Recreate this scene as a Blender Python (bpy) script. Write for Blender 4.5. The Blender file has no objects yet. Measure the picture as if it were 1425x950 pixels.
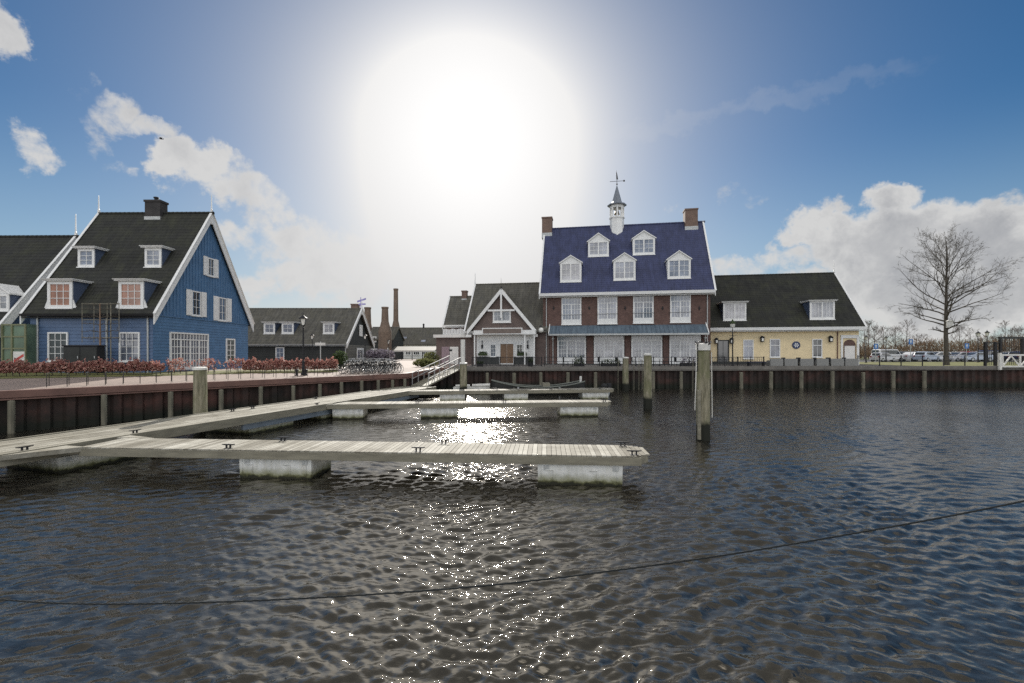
import bpy, bmesh, math, random
from mathutils import Vector, Matrix, noise
R = math.radians
rnd = random.Random(11)
sc = bpy.context.scene
COL = sc.collection

# ------------------------------------------------------------------ camera
F, CX, HZ, H = 640.0, 712.5, 490.0, 3.5          # focal length in photo pixels, centre, eye level, eye height (m)
GZ = 2.1                                          # quay level above the water
cam_d = bpy.data.cameras.new('camera')
cam = bpy.data.objects.new('camera', cam_d); COL.objects.link(cam)
cam.location = (0, 0, H); cam.rotation_euler = (R(90), 0, 0)
cam_d.sensor_width = 36; cam_d.lens = 36 * F / 1425
cam_d.shift_y = 15 / 1425
cam_d.clip_start = 0.1; cam_d.clip_end = 6000
sc.camera = cam
sc.cycles.use_denoising = False; sc.cycles.use_adaptive_sampling = False     # keep the glints of the water crisp
sc.cycles.max_bounces = 6; sc.cycles.sample_clamp_indirect = 4.0

# ------------------------------------------------------------------ exposure, sun, sky
EXPO = 0.9
sc.view_settings.view_transform = 'Standard'; sc.view_settings.look = 'None'
sc.view_settings.exposure = EXPO; sc.view_settings.gamma = 1
sc.view_settings.use_curve_mapping = False
SUN_AZ, SUN_EL = R(-5.2), R(25.0)                 # azimuth from +Y towards +X
sdir = Vector((math.sin(SUN_AZ) * math.cos(SUN_EL), math.cos(SUN_AZ) * math.cos(SUN_EL), math.sin(SUN_EL)))
sun_d = bpy.data.lights.new('sun', 'SUN'); sun = bpy.data.objects.new('sun', sun_d); COL.objects.link(sun)
sun_d.energy = 4.0; sun_d.angle = R(0.53); sun_d.color = (1.0, 0.95, 0.87)
sun.rotation_euler = (-sdir).to_track_quat('-Z', 'Y').to_euler()
sun.location = (-20, 60, 60)

world = bpy.data.worlds.new('World'); sc.world = world; world.use_nodes = True
world.cycles.sampling_method = 'MANUAL'; world.cycles.sample_map_resolution = 2048
NT = world.node_tree; NT.nodes.clear()
def wn(t, **k):
    n = NT.nodes.new(t)
    for a, b in k.items(): setattr(n, a, b)
    return n
def wl(a, b): NT.links.new(a, b)
def setin(node, i, v):
    if hasattr(v, 'default_value') or isinstance(v, bpy.types.NodeSocket): wl(v, node.inputs[i])
    else: node.inputs[i].default_value = v
def m1(op, a, b=0.0, c=0.0, clamp=False):
    n = wn('ShaderNodeMath', operation=op, use_clamp=clamp)
    setin(n, 0, a)
    setin(n, 1, b)
    if op in ('MULTIPLY_ADD',): setin(n, 2, c)
    return n.outputs[0]
def v1(op, a, b=None):
    n = wn('ShaderNodeVectorMath', operation=op)
    setin(n, 0, a)
    if b is not None: setin(n, 1, b)
    return n
def mr(val, a, b, c=0.0, d=1.0, smooth=True):
    n = wn('ShaderNodeMapRange', interpolation_type='SMOOTHSTEP' if smooth else 'LINEAR')
    setin(n, 'Value', val)
    for k, v in (('From Min', a), ('From Max', b), ('To Min', c), ('To Max', d)): n.inputs[k].default_value = v
    return n.outputs[0]
def wnoise(vec, scale, detail=6, rough=.55, dist=0.0):
    n = wn('ShaderNodeTexNoise'); wl(vec, n.inputs['Vector'])
    n.inputs['Scale'].default_value = scale; n.inputs['Detail'].default_value = detail
    n.inputs['Roughness'].default_value = rough; n.inputs['Distortion'].default_value = dist
    return n
def wmix(fac, a, b):
    n = wn('ShaderNodeMix', data_type='RGBA'); setin(n, 0, fac)
    setin(n, 6, a); setin(n, 7, b)
    return n.outputs[2]
BG = 0.10
def sky_rad(r, g, b): k = 1 / (2 ** EXPO) / BG; return (r * k, g * k, b * k, 1)

tc = wn('ShaderNodeTexCoord')
dirv = v1('NORMALIZE', tc.outputs['Generated']).outputs[0]
sep = wn('ShaderNodeSeparateXYZ'); wl(dirv, sep.inputs[0])
az = m1('ARCTAN2', sep.outputs[0], sep.outputs[1])
el = m1('ARCSINE', sep.outputs[2])
ae = wn('ShaderNodeCombineXYZ'); wl(az, ae.inputs[0]); wl(el, ae.inputs[1])
sky = wn('ShaderNodeTexSky', sky_type='NISHITA', sun_disc=False)
sky.sun_elevation = SUN_EL; sky.sun_rotation = SUN_AZ
sky.altitude = 0; sky.air_density = 1.0; sky.dust_density = 0.3; sky.ozone_density = 3.0
hs = wn('ShaderNodeHueSaturation'); wl(sky.outputs[0], hs.inputs['Color'])
hs.inputs['Saturation'].default_value = 1.35; hs.inputs['Value'].default_value = 0.39
col = hs.outputs[0]
# pale band near the horizon
hz = mr(el, 0.0, 0.40, 0.58, 0.0)
col = wmix(hz, col, sky_rad(.42, .56, .66))
# clouds: soft blobs at the directions where the sky has them, broken up by noise
warp = wnoise(dirv, 7.0, 8, .62)
wv = v1('SUBTRACT', warp.outputs['Color'], (.5, .5, .5)).outputs[0]
wsc = v1('SCALE', wv); wsc.inputs['Scale'].default_value = 0.17
aew = v1('ADD', ae.outputs[0], wsc.outputs[0]).outputs[0]
def blob_mask(blobs, vec):
    acc = None
    for (px, py, rx, ry, w) in blobs:
        a0 = math.atan((px - CX) / F); c0 = math.cos(a0)
        e0 = math.atan((HZ - py) / math.hypot(F, px - CX))
        ra = rx / F * c0 * c0; re = ry / F * c0
        d = v1('SUBTRACT', vec, (a0, e0, 0)).outputs[0]
        d = v1('MULTIPLY', d, (1 / ra, 1 / re, 0)).outputs[0]
        ln = v1('LENGTH', d).outputs['Value']
        mm = mr(ln, 0.25, 1.45, w, 0.0)
        acc = mm if acc is None else m1('MAXIMUM', acc, mm)
    return acc
BL = [(20, 66, 40, 40, .80), (40, 200, 62, 36, .78), (95, 118, 46, 34, .52), (150, 150, 66, 34, .54), (200, 172, 48, 20, .56),
      (122, 185, 52, 48, .48), (145, 235, 44, 34, .46), (185, 238, 30, 18, .46),
      (236, 222, 48, 34, .9), (300, 250, 80, 38, .84), (375, 272, 60, 30, .66), (420, 330, 90, 50, .78), (330, 330, 70, 36, .70),
      (470, 370, 120, 60, .85), (350, 412, 60, 42, .7),
      (1045, 372, 100, 32, .72), (1135, 322, 52, 42, .95), (1255, 266, 60, 32, 1.0), (1245, 345, 150, 66, 1.2),
      (1380, 350, 130, 72, 1.25), (1330, 420, 240, 70, 1.15), (980, 290, 120, 26, .28), (1100, 420, 120, 46, .85), (1500, 380, 120, 120, 1.1)]
mask = blob_mask(BL, aew)
fb = wnoise(dirv, 13.0, 10, .62, .2)
fb2 = wnoise(dirv, 4.2, 5, .55)
nz = m1('SUBTRACT', fb.outputs['Fac'], 0.5)
# unseen broken cloud to the sides and behind, added to light the shaded fronts
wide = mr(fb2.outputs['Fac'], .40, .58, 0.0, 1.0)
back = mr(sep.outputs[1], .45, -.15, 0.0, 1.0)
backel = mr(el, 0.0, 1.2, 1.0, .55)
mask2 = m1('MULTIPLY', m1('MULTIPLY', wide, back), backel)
over = m1('MULTIPLY', mr(el, .66, .80), mr(fb2.outputs['Fac'], .18, .38))     # unseen broken cloud overhead, added to neutralise the water's reflections
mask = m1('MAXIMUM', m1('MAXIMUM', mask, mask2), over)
dens_in = m1('MULTIPLY_ADD', nz, 1.5, mask)
dens = mr(dens_in, .36, .74)
thick = mr(dens_in, .62, 1.25)
fbs = wnoise(v1('ADD', dirv, (-.012, .0, .05)).outputs[0], 11.0, 6, .6, .3)
rim = m1('MULTIPLY_ADD', m1('SUBTRACT', fb.outputs['Fac'], fbs.outputs['Fac']), 1.1, 0.0)
rightness = mr(az, .30, .85, .12, 1.0)
shade = m1('ADD', m1('MULTIPLY', m1('MULTIPLY', thick, rightness), .50), rim, clamp=True)
shade = m1('MULTIPLY', shade, mr(sep.outputs[1], -.2, .3))
ccol = wmix(shade, sky_rad(.66, .655, .645), sky_rad(.27, .28, .31))
ccol = wmix(mr(sep.outputs[1], .15, -.35), ccol, sky_rad(2.05, 2.02, 2.0))   # added cloud behind the viewer, brightened to fill the shaded fronts
ccol = wmix(m1('MULTIPLY', mr(el, .62, .85), mr(sep.outputs[1], -.3, .1)), ccol, sky_rad(.20, .205, .215))   # added overhead cloud greyed to deepen contrast in the water
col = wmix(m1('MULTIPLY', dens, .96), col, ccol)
# thin high streak on the right
ST = [(930, 172, 110, 12, .75), (1060, 143, 120, 13, .75), (1180, 105, 110, 14, .6)]
smask = blob_mask(ST, aew)
sn = wnoise(v1('MULTIPLY', dirv, (1.0, 1.0, 3.0)).outputs[0], 9.0, 6, .6)
stk = m1('MULTIPLY', mr(m1('MULTIPLY_ADD', m1('SUBTRACT', sn.outputs['Fac'], .5), .8, smask), .2, .9), .13)
col = wmix(stk, col, sky_rad(.62, .62, .64))
# the sun's aureole, drawn out towards the hazy horizon below it
dz_ = m1('SUBTRACT', el, SUN_EL)
dzs = m1('ADD', m1('MULTIPLY', m1('MAXIMUM', dz_, 0.0), 1.3), m1('MULTIPLY', m1('MINIMUM', dz_, 0.0), .55))
daz = m1('MULTIPLY', m1('SUBTRACT', az, SUN_AZ), .93)
ang = m1('SQRT', m1('ADD', m1('MULTIPLY', daz, daz), m1('MULTIPLY', dzs, dzs)))
g2 = m1('POWER', math.e, m1('MULTIPLY', m1('MAXIMUM', m1('SUBTRACT', ang, .215), 0.0), -1/.185))
band = m1('MULTIPLY', mr(el, .02, .36, 1.0, 0.0), mr(m1('ABSOLUTE', daz), .05, .72, .95, 0.0))
g2 = m1('MAXIMUM', g2, band)
g1 = mr(ang, .12, .42, 1.0, 0.0)
glow = m1('MAXIMUM', m1('MULTIPLY', g1, .98), g2, clamp=True)
ang2 = m1('ADD', m1('MULTIPLY', daz, daz), m1('MULTIPLY', dz_, dz_))
core = wmix(m1('POWER', math.e, m1('MULTIPLY', ang2, -1/.07)), sky_rad(.69, .685, .68), sky_rad(1.06, 1.05, 1.04))
col = wmix(glow, col, core)
# darker below the horizon
col = wmix(mr(el, -.02, -.06), col, sky_rad(.10, .10, .09))
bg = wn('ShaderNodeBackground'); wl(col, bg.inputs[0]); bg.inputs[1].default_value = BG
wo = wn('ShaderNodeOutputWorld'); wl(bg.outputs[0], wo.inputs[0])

# ------------------------------------------------------------------ helpers
def gp(px, py, z=GZ):
    Y = F * (H - z) / (py - HZ); return Vector(((px - CX) / F * Y, Y, z))
def dp(px, Y, z=GZ): return Vector(((px - CX) / F * Y, Y, z))
def zp(py, Y): return H - (py - HZ) / F * Y

class MB:
    """collects shapes; build() links them as one mesh object"""
    def __init__(s): s.v = []; s.f = []; s.m = []
    def add(s, vs, fs, mi=0, M=None):
        o = len(s.v)
        for p in vs:
            p = Vector(p)
            s.v.append(M @ p if M is not None else p)
        for f in fs: s.f.append([o + i for i in f]); s.m.append(mi)
        return s
    def box(s, x0, y0, z0, x1, y1, z1, mi=0, M=None):
        return s.add([(x0,y0,z0),(x1,y0,z0),(x1,y1,z0),(x0,y1,z0),(x0,y0,z1),(x1,y0,z1),(x1,y1,z1),(x0,y1,z1)],
                     [(0,3,2,1),(4,5,6,7),(0,1,5,4),(1,2,6,5),(2,3,7,6),(3,0,4,7)], mi, M)
    def ext(s, pts, vec, mi=0, M=None):
        n = len(pts); vec = Vector(vec); a = [Vector(p) for p in pts]
        return s.add(a + [p + vec for p in a],
                     [tuple(range(n))[::-1], tuple(range(n, 2*n))] + [(i, (i+1) % n, n + (i+1) % n, n + i) for i in range(n)], mi, M)
    def tube(s, pts, r, n=6, mi=0, M=None, caps=True):
        pts = [Vector(p) for p in pts]; rs = r if isinstance(r, (list, tuple)) else [r] * len(pts)
        vs = []; fs = []; ref = None
        for i, p in enumerate(pts):
            d = (pts[min(i+1, len(pts)-1)] - pts[max(i-1, 0)])
            if d.length < 1e-9: d = Vector((0,0,1))
            d.normalize()
            if ref is None: ref = Vector((0,0,1)) if abs(d.z) < .9 else Vector((1,0,0))
            a = d.cross(ref)
            if a.length < 1e-4: a = d.cross(Vector((0,1,0)))
            a.normalize(); b = d.cross(a); ref = -b if False else ref
            for k in range(n):
                t = 2*math.pi*k/n; vs.append(p + (a*math.cos(t) + b*math.sin(t)) * rs[i])
        for i in range(len(pts)-1):
            for k in range(n):
                fs.append((i*n+k, (i+1)*n+k, (i+1)*n+(k+1) % n, i*n+(k+1) % n))
        if caps and n > 2:
            fs.append(tuple(range(n))); fs.append(tuple(range((len(pts)-1)*n, len(pts)*n))[::-1])
        return s.add(vs, fs, mi, M)
    def lathe(s, prof, c=(0,0,0), n=12, mi=0, M=None):
        vs = []; fs = []; c = Vector(c)
        for r, z in prof:
            for k in range(n):
                t = 2*math.pi*k/n; vs.append(c + Vector((r*math.cos(t), r*math.sin(t), z)))
        for i in range(len(prof)-1):
            for k in range(n): fs.append((i*n+k, i*n+(k+1) % n, (i+1)*n+(k+1) % n, (i+1)*n+k))
        fs.append(tuple(range(n))[::-1]); fs.append(tuple(range((len(prof)-1)*n, len(prof)*n)))
        return s.add(vs, fs, mi, M)
    def ell(s, c, rx, ry, rz, n=10, m=6, mi=0, M=None):
        prof = [(max(math.sin(math.pi*i/m), .02), -math.cos(math.pi*i/m)) for i in range(m+1)]
        T = Matrix.Translation(Vector(c)) @ Matrix.Diagonal((rx, ry, rz, 1))
        return s.lathe(prof, n=n, mi=mi, M=(M @ T) if M is not None else T)
    def build(s, name, mats, parent=None, loc=None, rot=0, smooth=False, bevel=0):
        me = bpy.data.meshes.new(name)
        me.from_pydata([tuple(p) for p in s.v], [], s.f)
        if not isinstance(mats, (list, tuple)): mats = [mats]
        for m in mats: me.materials.append(m)
        if len(mats) > 1: me.polygons.foreach_set('material_index', s.m)
        if smooth: me.polygons.foreach_set('use_smooth', [True]*len(me.polygons))
        me.update()
        o = bpy.data.objects.new(name, me); COL.objects.link(o)
        if parent is not None: o.parent = parent
        if loc is not None: o.location = loc
        o.rotation_euler = (0, 0, rot)
        if bevel:
            b = o.modifiers.new('bevel', 'BEVEL'); b.width = bevel; b.segments = 2; b.limit_method = 'ANGLE'
        return o

def tag(o, label=None, cat=None, group=None, kind=None):
    if label: o['label'] = label
    if cat: o['category'] = cat
    if group: o['group'] = group
    if kind: o['kind'] = kind
    return o
def thing(name, label, cat, loc=(0,0,0), rot=0, group=None):
    o = bpy.data.objects.new(name, None); COL.objects.link(o); o.empty_display_size = .2
    o.location = loc; o.rotation_euler = (0, 0, rot)
    return tag(o, label, cat, group)
KIDS = {}
def copy_tree(o, parent=None):
    c = o.copy(); COL.objects.link(c)
    if parent is not None: c.parent = parent
    for ch in list(o.children): copy_tree(ch, c)
    return c
def place(proto, loc, rot=0, label=None, first=[None], scale=None):
    used = proto.get('_used', 0)
    o = proto if not used else copy_tree(proto)
    proto['_used'] = 1
    if '_used' in o and o is not proto: del o['_used']
    o.location = loc; o.rotation_euler = (0, 0, rot)
    if scale: o.scale = (scale,)*3 if not isinstance(scale, tuple) else scale
    if label: o['label'] = label
    return o

# ------------------------------------------------------------------ materials
class MT:
    def __init__(s, name):
        s.m = bpy.data.materials.new(name); s.m.use_nodes = True; s.t = s.m.node_tree
        s.b = s.t.nodes['Principled BSDF']; s._o = None
    def n(s, t, **k):
        n = s.t.nodes.new(t)
        for a, b in k.items(): setattr(n, a, b)
        return n
    def l(s, a, b): s.t.links.new(a, b)
    def obj(s):
        if s._o is None: s._o = s.n('ShaderNodeTexCoord').outputs['Object']
        return s._o
    def mapped(s, scale=(1,1,1), rot=(0,0,0)):
        mp = s.n('ShaderNodeMapping'); s.l(s.obj(), mp.inputs[0]); mp.inputs['Scale'].default_value = scale; mp.inputs['Rotation'].default_value = rot
        return mp.outputs[0]
    def noise(s, scale, detail=4, rough=.55, vec=None, dist=0):
        n = s.n('ShaderNodeTexNoise'); s.l(vec or s.obj(), n.inputs['Vector'])
        n.inputs['Scale'].default_value = scale; n.inputs['Detail'].default_value = detail; n.inputs['Roughness'].default_value = rough
        n.inputs['Distortion'].default_value = dist
        return n.outputs['Fac']
    def ramp(s, fac, stops):
        r = s.n('ShaderNodeValToRGB'); s.l(fac, r.inputs[0])
        e = r.color_ramp.elements
        while len(e) < len(stops): e.new(.5)
        for i, (p, c) in enumerate(stops): e[i].position = p; e[i].color = (*c[:3], 1)
        return r.outputs[0]
    def mix(s, fac, a, b, mode='MIX'):
        n = s.n('ShaderNodeMix', data_type='RGBA', blend_type=mode)
        for i, v in ((0, fac), (6, a), (7, b)):
            if isinstance(v, bpy.types.NodeSocket): s.l(v, n.inputs[i])
            else: n.inputs[i].default_value = v if i == 0 else (*v[:3], 1)
        return n.outputs[2]
    def math(s, op, a, b=0.0):
        n = s.n('ShaderNodeMath', operation=op)
        for i, v in ((0, a), (1, b)):
            if isinstance(v, bpy.types.NodeSocket): s.l(v, n.inputs[i])
            else: n.inputs[i].default_value = v
        return n.outputs[0]
    def bump(s, h, strength=.4, dist=.02):
        n = s.n('ShaderNodeBump'); s.l(h, n.inputs['Height']); n.inputs['Strength'].default_value = strength; n.inputs['Distance'].default_value = dist
        s.l(n.outputs[0], s.b.inputs['Normal']); return n
    def set(s, col=None, rough=.6, metal=0, spec=.5):
        if col is not None:
            if isinstance(col, bpy.types.NodeSocket): s.l(col, s.b.inputs['Base Color'])
            else: s.b.inputs['Base Color'].default_value = (*col[:3], 1)
        if isinstance(rough, bpy.types.NodeSocket): s.l(rough, s.b.inputs['Roughness'])
        else: s.b.inputs['Roughness'].default_value = rough
        s.b.inputs['Metallic'].default_value = metal; s.b.inputs['Specular IOR Level'].default_value = spec
        return s.m
def sc3(c, k): return tuple(min(1, x*k) for x in c)
def pm(name, c, rough=.6, var=.18, vs=2.5, bump=.15, bs=40, spec=.4, metal=0, streak=None):
    t = MT(name)
    vec = t.mapped(streak) if streak else None
    f = t.noise(vs, 5, .6, vec)
    cc = t.ramp(f, [(.3, sc3(c, 1-var)), (.7, sc3(c, 1+var))])
    if bump: t.bump(t.noise(bs, 3), bump, .01)
    return t.set(cc, rough, metal, spec)

white = pm('white_paint', (.74, .74, .72), .45, .06, 3, .05)
offwhite = pm('weathered_white_paint', (.62, .61, .57), .55, .14, 2, .1)
cream = pm('cream_paint', (.72, .70, .66), .5, .06)
blue_wall = pm('blue_board_paint', (.078, .128, .225), .5, .16, 1.2, .1)
blue_gable = pm('sunlit_blue_paint', (.078, .165, .295), .5, .14, 1.5, .1)  # brighter copy of the front's blue: grazing sun put into the gable colour
blue_cheek = pm('blue_grey_cheek', (.07, .095, .15), .5, .1)
roof_dark = None
def tile_mat(name, c, var, rough, moss=None, spec=.4):
    t = MT(name)
    f = t.noise(1.1, 6, .65)
    f2 = t.noise(9, 3, .6)
    cc = t.ramp(f, [(.25, sc3(c, 1-var)), (.75, sc3(c, 1+var))])
    if moss: cc = t.mix(t.ramp(t.noise(.7, 6, .7), [(.45, (0,0,0)), (.75, (1,1,1))]), cc, moss)
    st_ = t.ramp(t.noise(1.6, 5, .7, t.mapped((2.2, .35, .35))), [(.35, (.72,.72,.74)), (.65, (1.22,1.2,1.15))])
    cc = t.mix(1, cc, st_, 'MULTIPLY')
    cc = t.mix(.5, cc, t.ramp(f2, [(.3, (.55,.55,.55)), (.7, (1,1,1))]), 'MULTIPLY')
    w = t.n('ShaderNodeTexWave', wave_type='BANDS', bands_direction='X', wave_profile='SIN'); t.l(t.obj(), w.inputs[0])
    w.inputs['Scale'].default_value = 1.45; w.inputs['Distortion'].default_value = 0
    t.bump(w.outputs['Fac'], .5, .035)
    return t.set(cc, rough, 0, spec)
tile_black = tile_mat('black_roof_tiles', (.028, .029, .026), .3, .7, (.045, .048, .03), .25)
tile_grey = tile_mat('grey_roof_tiles', (.12, .116, .102), .25, .75, (.115, .11, .085), .2)
tile_blue = tile_mat('violet_blue_glazed_tiles', (.036, .046, .114), .28, .5, None, .35)
tile_slate = tile_mat('slate_blue_metal', (.10, .14, .18), .15, .5)
def brick_mat(name, c1, c2, mortar):
    t = MT(name)
    s = t.n('ShaderNodeSeparateXYZ'); t.l(t.obj(), s.inputs[0])
    cb = t.n('ShaderNodeCombineXYZ'); t.l(t.math('ADD', s.outputs[0], s.outputs[1]), cb.inputs[0]); t.l(s.outputs[2], cb.inputs[1])
    b = t.n('ShaderNodeTexBrick'); t.l(cb.outputs[0], b.inputs['Vector'])
    b.inputs['Color1'].default_value = (*c1, 1); b.inputs['Color2'].default_value = (*c2, 1); b.inputs['Mortar'].default_value = (*mortar, 1)
    b.inputs['Scale'].default_value = 1; b.inputs['Brick Width'].default_value = .23; b.inputs['Row Height'].default_value = .075
    b.inputs['Mortar Size'].default_value = .008
    v = t.ramp(t.noise(1.3, 6, .65), [(.3, (.75,.75,.75)), (.7, (1.15,1.12,1.1))])
    t.bump(b.outputs['Fac'], -.3, .008)
    return t.set(t.mix(1, b.outputs['Color'], v, 'MULTIPLY'), .85, 0, .2)
brick_red = brick_mat('red_brown_brick', (.15, .086, .070), (.11, .063, .053), (.16, .13, .12))
brick_brown = brick_mat('dull_brown_brick', (.155, .115, .103), (.125, .093, .085), (.15, .13, .12))
brick_kiln = brick_mat('kiln_brick', (.175, .13, .10), (.14, .105, .08), (.25, .2, .16))
brick_ch = brick_mat('chimney_brick', (.20, .13, .10), (.16, .10, .08), (.2, .18, .16))
brick_dark = brick_mat('dark_chimney_brick', (.05, .047, .047), (.04, .038, .038), (.08, .08, .08))
yellow_wall = pm('pale_yellow_render', (.78, .64, .40), .8, .07, 1.5, .1)
black_board = pm('black_tarred_boards', (.026, .028, .026), .65, .25, 1.5, .2, 20)
grey_board = pm('grey_weathered_boards', (.13, .125, .105), .7, .2, 2, .2)
dark_plinth = pm('dark_plinth', (.045, .048, .046), .7, .2)
wood_door = pm('varnished_door_wood', (.17, .10, .055), .4, .25, 3, .1, 30, .5, 0, (6, 6, .6))
wine_door = pm('mauve_painted_door', (.30, .22, .24), .5, .08)
zinc = pm('zinc_grey', (.42, .43, .42), .4, .12, 3, .05, metal=.3)
black_iron = pm('black_iron', (.022, .022, .024), .6, .2, 6, .1, spec=.25)
steel = pm('galvanised_steel', (.46, .47, .47), .38, .15, 8, .08, metal=.6)
blue_steel = pm('blue_grey_steel_beam', (.16, .19, .22), .5, .2, 2, .1, metal=.2)
rust = None
def rust_mat():
    t = MT('rusty_sheet_piling')
    f = t.noise(.55, 6, .7)
    cc = t.ramp(f, [(.36, (.018, .015, .013)), (.52, (.040, .025, .021)), (.72, (.090, .040, .032))])
    s = t.n('ShaderNodeSeparateXYZ'); t.l(t.obj(), s.inputs[0])
    wl_ = t.n('ShaderNodeMapRange'); t.l(t.math('ADD', s.outputs[2], t.math('MULTIPLY', t.noise(1.5, 3), .3)), wl_.inputs[0])
    wl_.inputs[1].default_value = .4; wl_.inputs[2].default_value = .95; wl_.inputs[3].default_value = 1; wl_.inputs[4].default_value = 0
    cc = t.mix(wl_.outputs[0], cc, (.014, .016, .011))
    t.bump(t.noise(14, 4), .4, .02)
    return t.set(cc, .75, 0, .3)
rust = rust_mat()
coping_rust = pm('rust_brown_coping', (.155, .085, .068), .7, .25, 1.2, .2, 20)
coping_grey = pm('grey_timber_coping', (.15, .14, .125), .75, .2, 1.5, .2, 20)
concrete_m = None
def float_mat():
    t = MT('pale_float_concrete')
    s = t.n('ShaderNodeSeparateXYZ'); t.l(t.obj(), s.inputs[0])
    base = t.ramp(t.noise(1.7, 6, .65), [(.25, (.46, .46, .43)), (.6, (.66, .66, .63)), (.8, (.72, .72, .69))])
    dr = t.ramp(t.noise(7, 4, .6, t.mapped((1, 1, .12))), [(.45, (1,1,1)), (.75, (.62,.60,.52))])
    base = t.mix(.7, base, dr, 'MULTIPLY')
    zz = t.math('ADD', s.outputs[2], t.math('MULTIPLY', t.math('SUBTRACT', t.noise(6, 4), .5), .22))
    g = t.n('ShaderNodeMapRange'); t.l(zz, g.inputs[0]); g.inputs[1].default_value = .08; g.inputs[2].default_value = .32; g.inputs[3].default_value = 1; g.inputs[4].default_value = 0
    base = t.mix(g.outputs[0], base, (.17, .17, .07))
    g2_ = t.n('ShaderNodeMapRange'); t.l(zz, g2_.inputs[0]); g2_.inputs[1].default_value = .05; g2_.inputs[2].default_value = .13; g2_.inputs[3].default_value = 1; g2_.inputs[4].default_value = 0
    base = t.mix(g2_.outputs[0], base, (.025, .025, .015))
    t.bump(t.noise(25, 4), .25, .01)
    return t.set(base, .8, 0, .3)
float_m = float_mat()
def deck_mat(name, c, rotz=0):
    t = MT(name)
    v = t.mapped((.5, 9, 9), (0, 0, rotz))
    f = t.noise(2.2, 6, .65, v)
    cc = t.ramp(f, [(.25, sc3(c, .66)), (.55, c), (.8, sc3(c, 1.22))])
    pl = t.ramp(t.noise(.9, 4, .7), [(.32, (.56,.54,.49)), (.68, (1.04,1.04,1.03))])
    isl = t.n('ShaderNodeNewGeometry').outputs['Random Per Island']
    pr = t.ramp(isl, [(0, (.60,.58,.54)), (.6, (.98,.97,.95)), (1, (1.18,1.18,1.17))])
    cc = t.mix(1, cc, pl, 'MULTIPLY'); cc = t.mix(1, cc, pr, 'MULTIPLY')
    t.bump(f, .4, .01)
    return t.set(cc, .8, 0, .15)
deck_cross = deck_mat('grey_deck_planks_crosswise', (.385, .372, .332), R(90))
deck_long = deck_mat('grey_deck_planks_lengthwise', (.355, .342, .30), 0)
beam_wood = pm('weathered_beam_timber', (.20, .185, .14), .7, .25, 1.5, .2, 25, .4, 0, (1, 6, 6))
def pole_mat():
    t = MT('mossy_mooring_timber')
    s = t.n('ShaderNodeSeparateXYZ'); t.l(t.obj(), s.inputs[0])
    f = t.noise(2.4, 6, .65, t.mapped((3.5, 3.5, .5)))
    cc = t.ramp(f, [(.28, (.085, .08, .05)), (.5, (.22, .20, .14)), (.72, (.34, .31, .23))])
    mo = t.ramp(t.noise(1.1, 5, .7, t.mapped((1.6, 1.6, .6))), [(.42, (0,0,0)), (.62, (1,1,1))])
    cc = t.mix(mo, cc, (.135, .14, .07))
    g = t.n('ShaderNodeMapRange'); t.l(t.math('ADD', s.outputs[2], t.math('MULTIPLY', t.noise(3, 3), .3)), g.inputs[0])
    g.inputs[1].default_value = .75; g.inputs[2].default_value = .95; g.inputs[3].default_value = 1; g.inputs[4].default_value = 0
    cc = t.mix(g.outputs[0], cc, (.016, .017, .012))
    t.bump(f, .6, .03)
    return t.set(cc, .8, 0, .3)
pole_m = pole_mat()
pile_m = pm('grey_green_fender_timber', (.15, .14, .105), .8, .3, 2, .3, 20, .3, 0, (4, 4, .6))
def paving_mat(name, c1, c2, mort, sx=.21, sy=.105):
    t = MT(name)
    b = t.n('ShaderNodeTexBrick'); t.l(t.obj(), b.inputs['Vector'])
    b.inputs['Color1'].default_value = (*c1, 1); b.inputs['Color2'].default_value = (*c2, 1); b.inputs['Mortar'].default_value = (*mort, 1)
    b.inputs['Scale'].default_value = 1; b.inputs['Brick Width'].default_value = sx; b.inputs['Row Height'].default_value = sy; b.inputs['Mortar Size'].default_value = .006
    v = t.ramp(t.noise(.5, 6, .7), [(.3, (.8,.8,.78)), (.7, (1.12,1.1,1.08))])
    return t.set(t.mix(1, b.outputs['Color'], v, 'MULTIPLY'), .85, 0, .25)
paving_pink = paving_mat('pink_clinker_paving', (.29, .23, .20), (.245, .195, .172), (.19, .16, .14))
paving_grey = paving_mat('grey_terrace_paving', (.16, .15, .14), (.13, .12, .115), (.08, .08, .08), .3, .3)
asphalt_m = pm('asphalt', (.055, .055, .055), .9, .15, 2, .2)
grass_m = pm('short_grass', (.13, .13, .05), .9, .3, .9, .5, 30, .2)
ground_m = pm('ground_earth_and_grass', (.09, .10, .04), .95, .3, .3, .3, 10, .2)
def glass_mat(name, c, rough=.06, spec=.9):
    t = MT(name)
    f = t.noise(.9, 3, .5)  # pane mottling: interior tones plus cloud reflections painted into the colour
    cc = t.ramp(f, [(.3, sc3(c, .6)), (.7, sc3(c, 1.3))])
    return t.set(cc, rough, 0, spec)
glass_dark = glass_mat('dark_window_glass', (.045, .05, .055))
glass_curt = glass_mat('curtained_window_glass', (.26, .28, .33), .1)
glass_warm = glass_mat('window_with_salmon_blind', (.36, .165, .10), .12)
glass_grey = glass_mat('grey_sky_window_glass', (.13, .145, .18), .05)  # reflected grey sky put into the base colour
glass_net = glass_mat('net_curtain_window_glass', (.36, .36, .38), .12)
glass_green = glass_mat('green_tinted_glass', (.11, .16, .10), .08)
lamp_glass = pm('backlit_lantern_glass', (.75, .74, .68), .25, .05)  # backlight in the lantern panes put into a whitish base colour
bark = pm('grey_brown_bark', (.085, .075, .062), .9, .3, 4, .5, 25, .2, 0, (3, 3, .6))
bark_far = pm('far_twig_bark', (.12, .095, .08), .95, .25, 1, 0)
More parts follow.
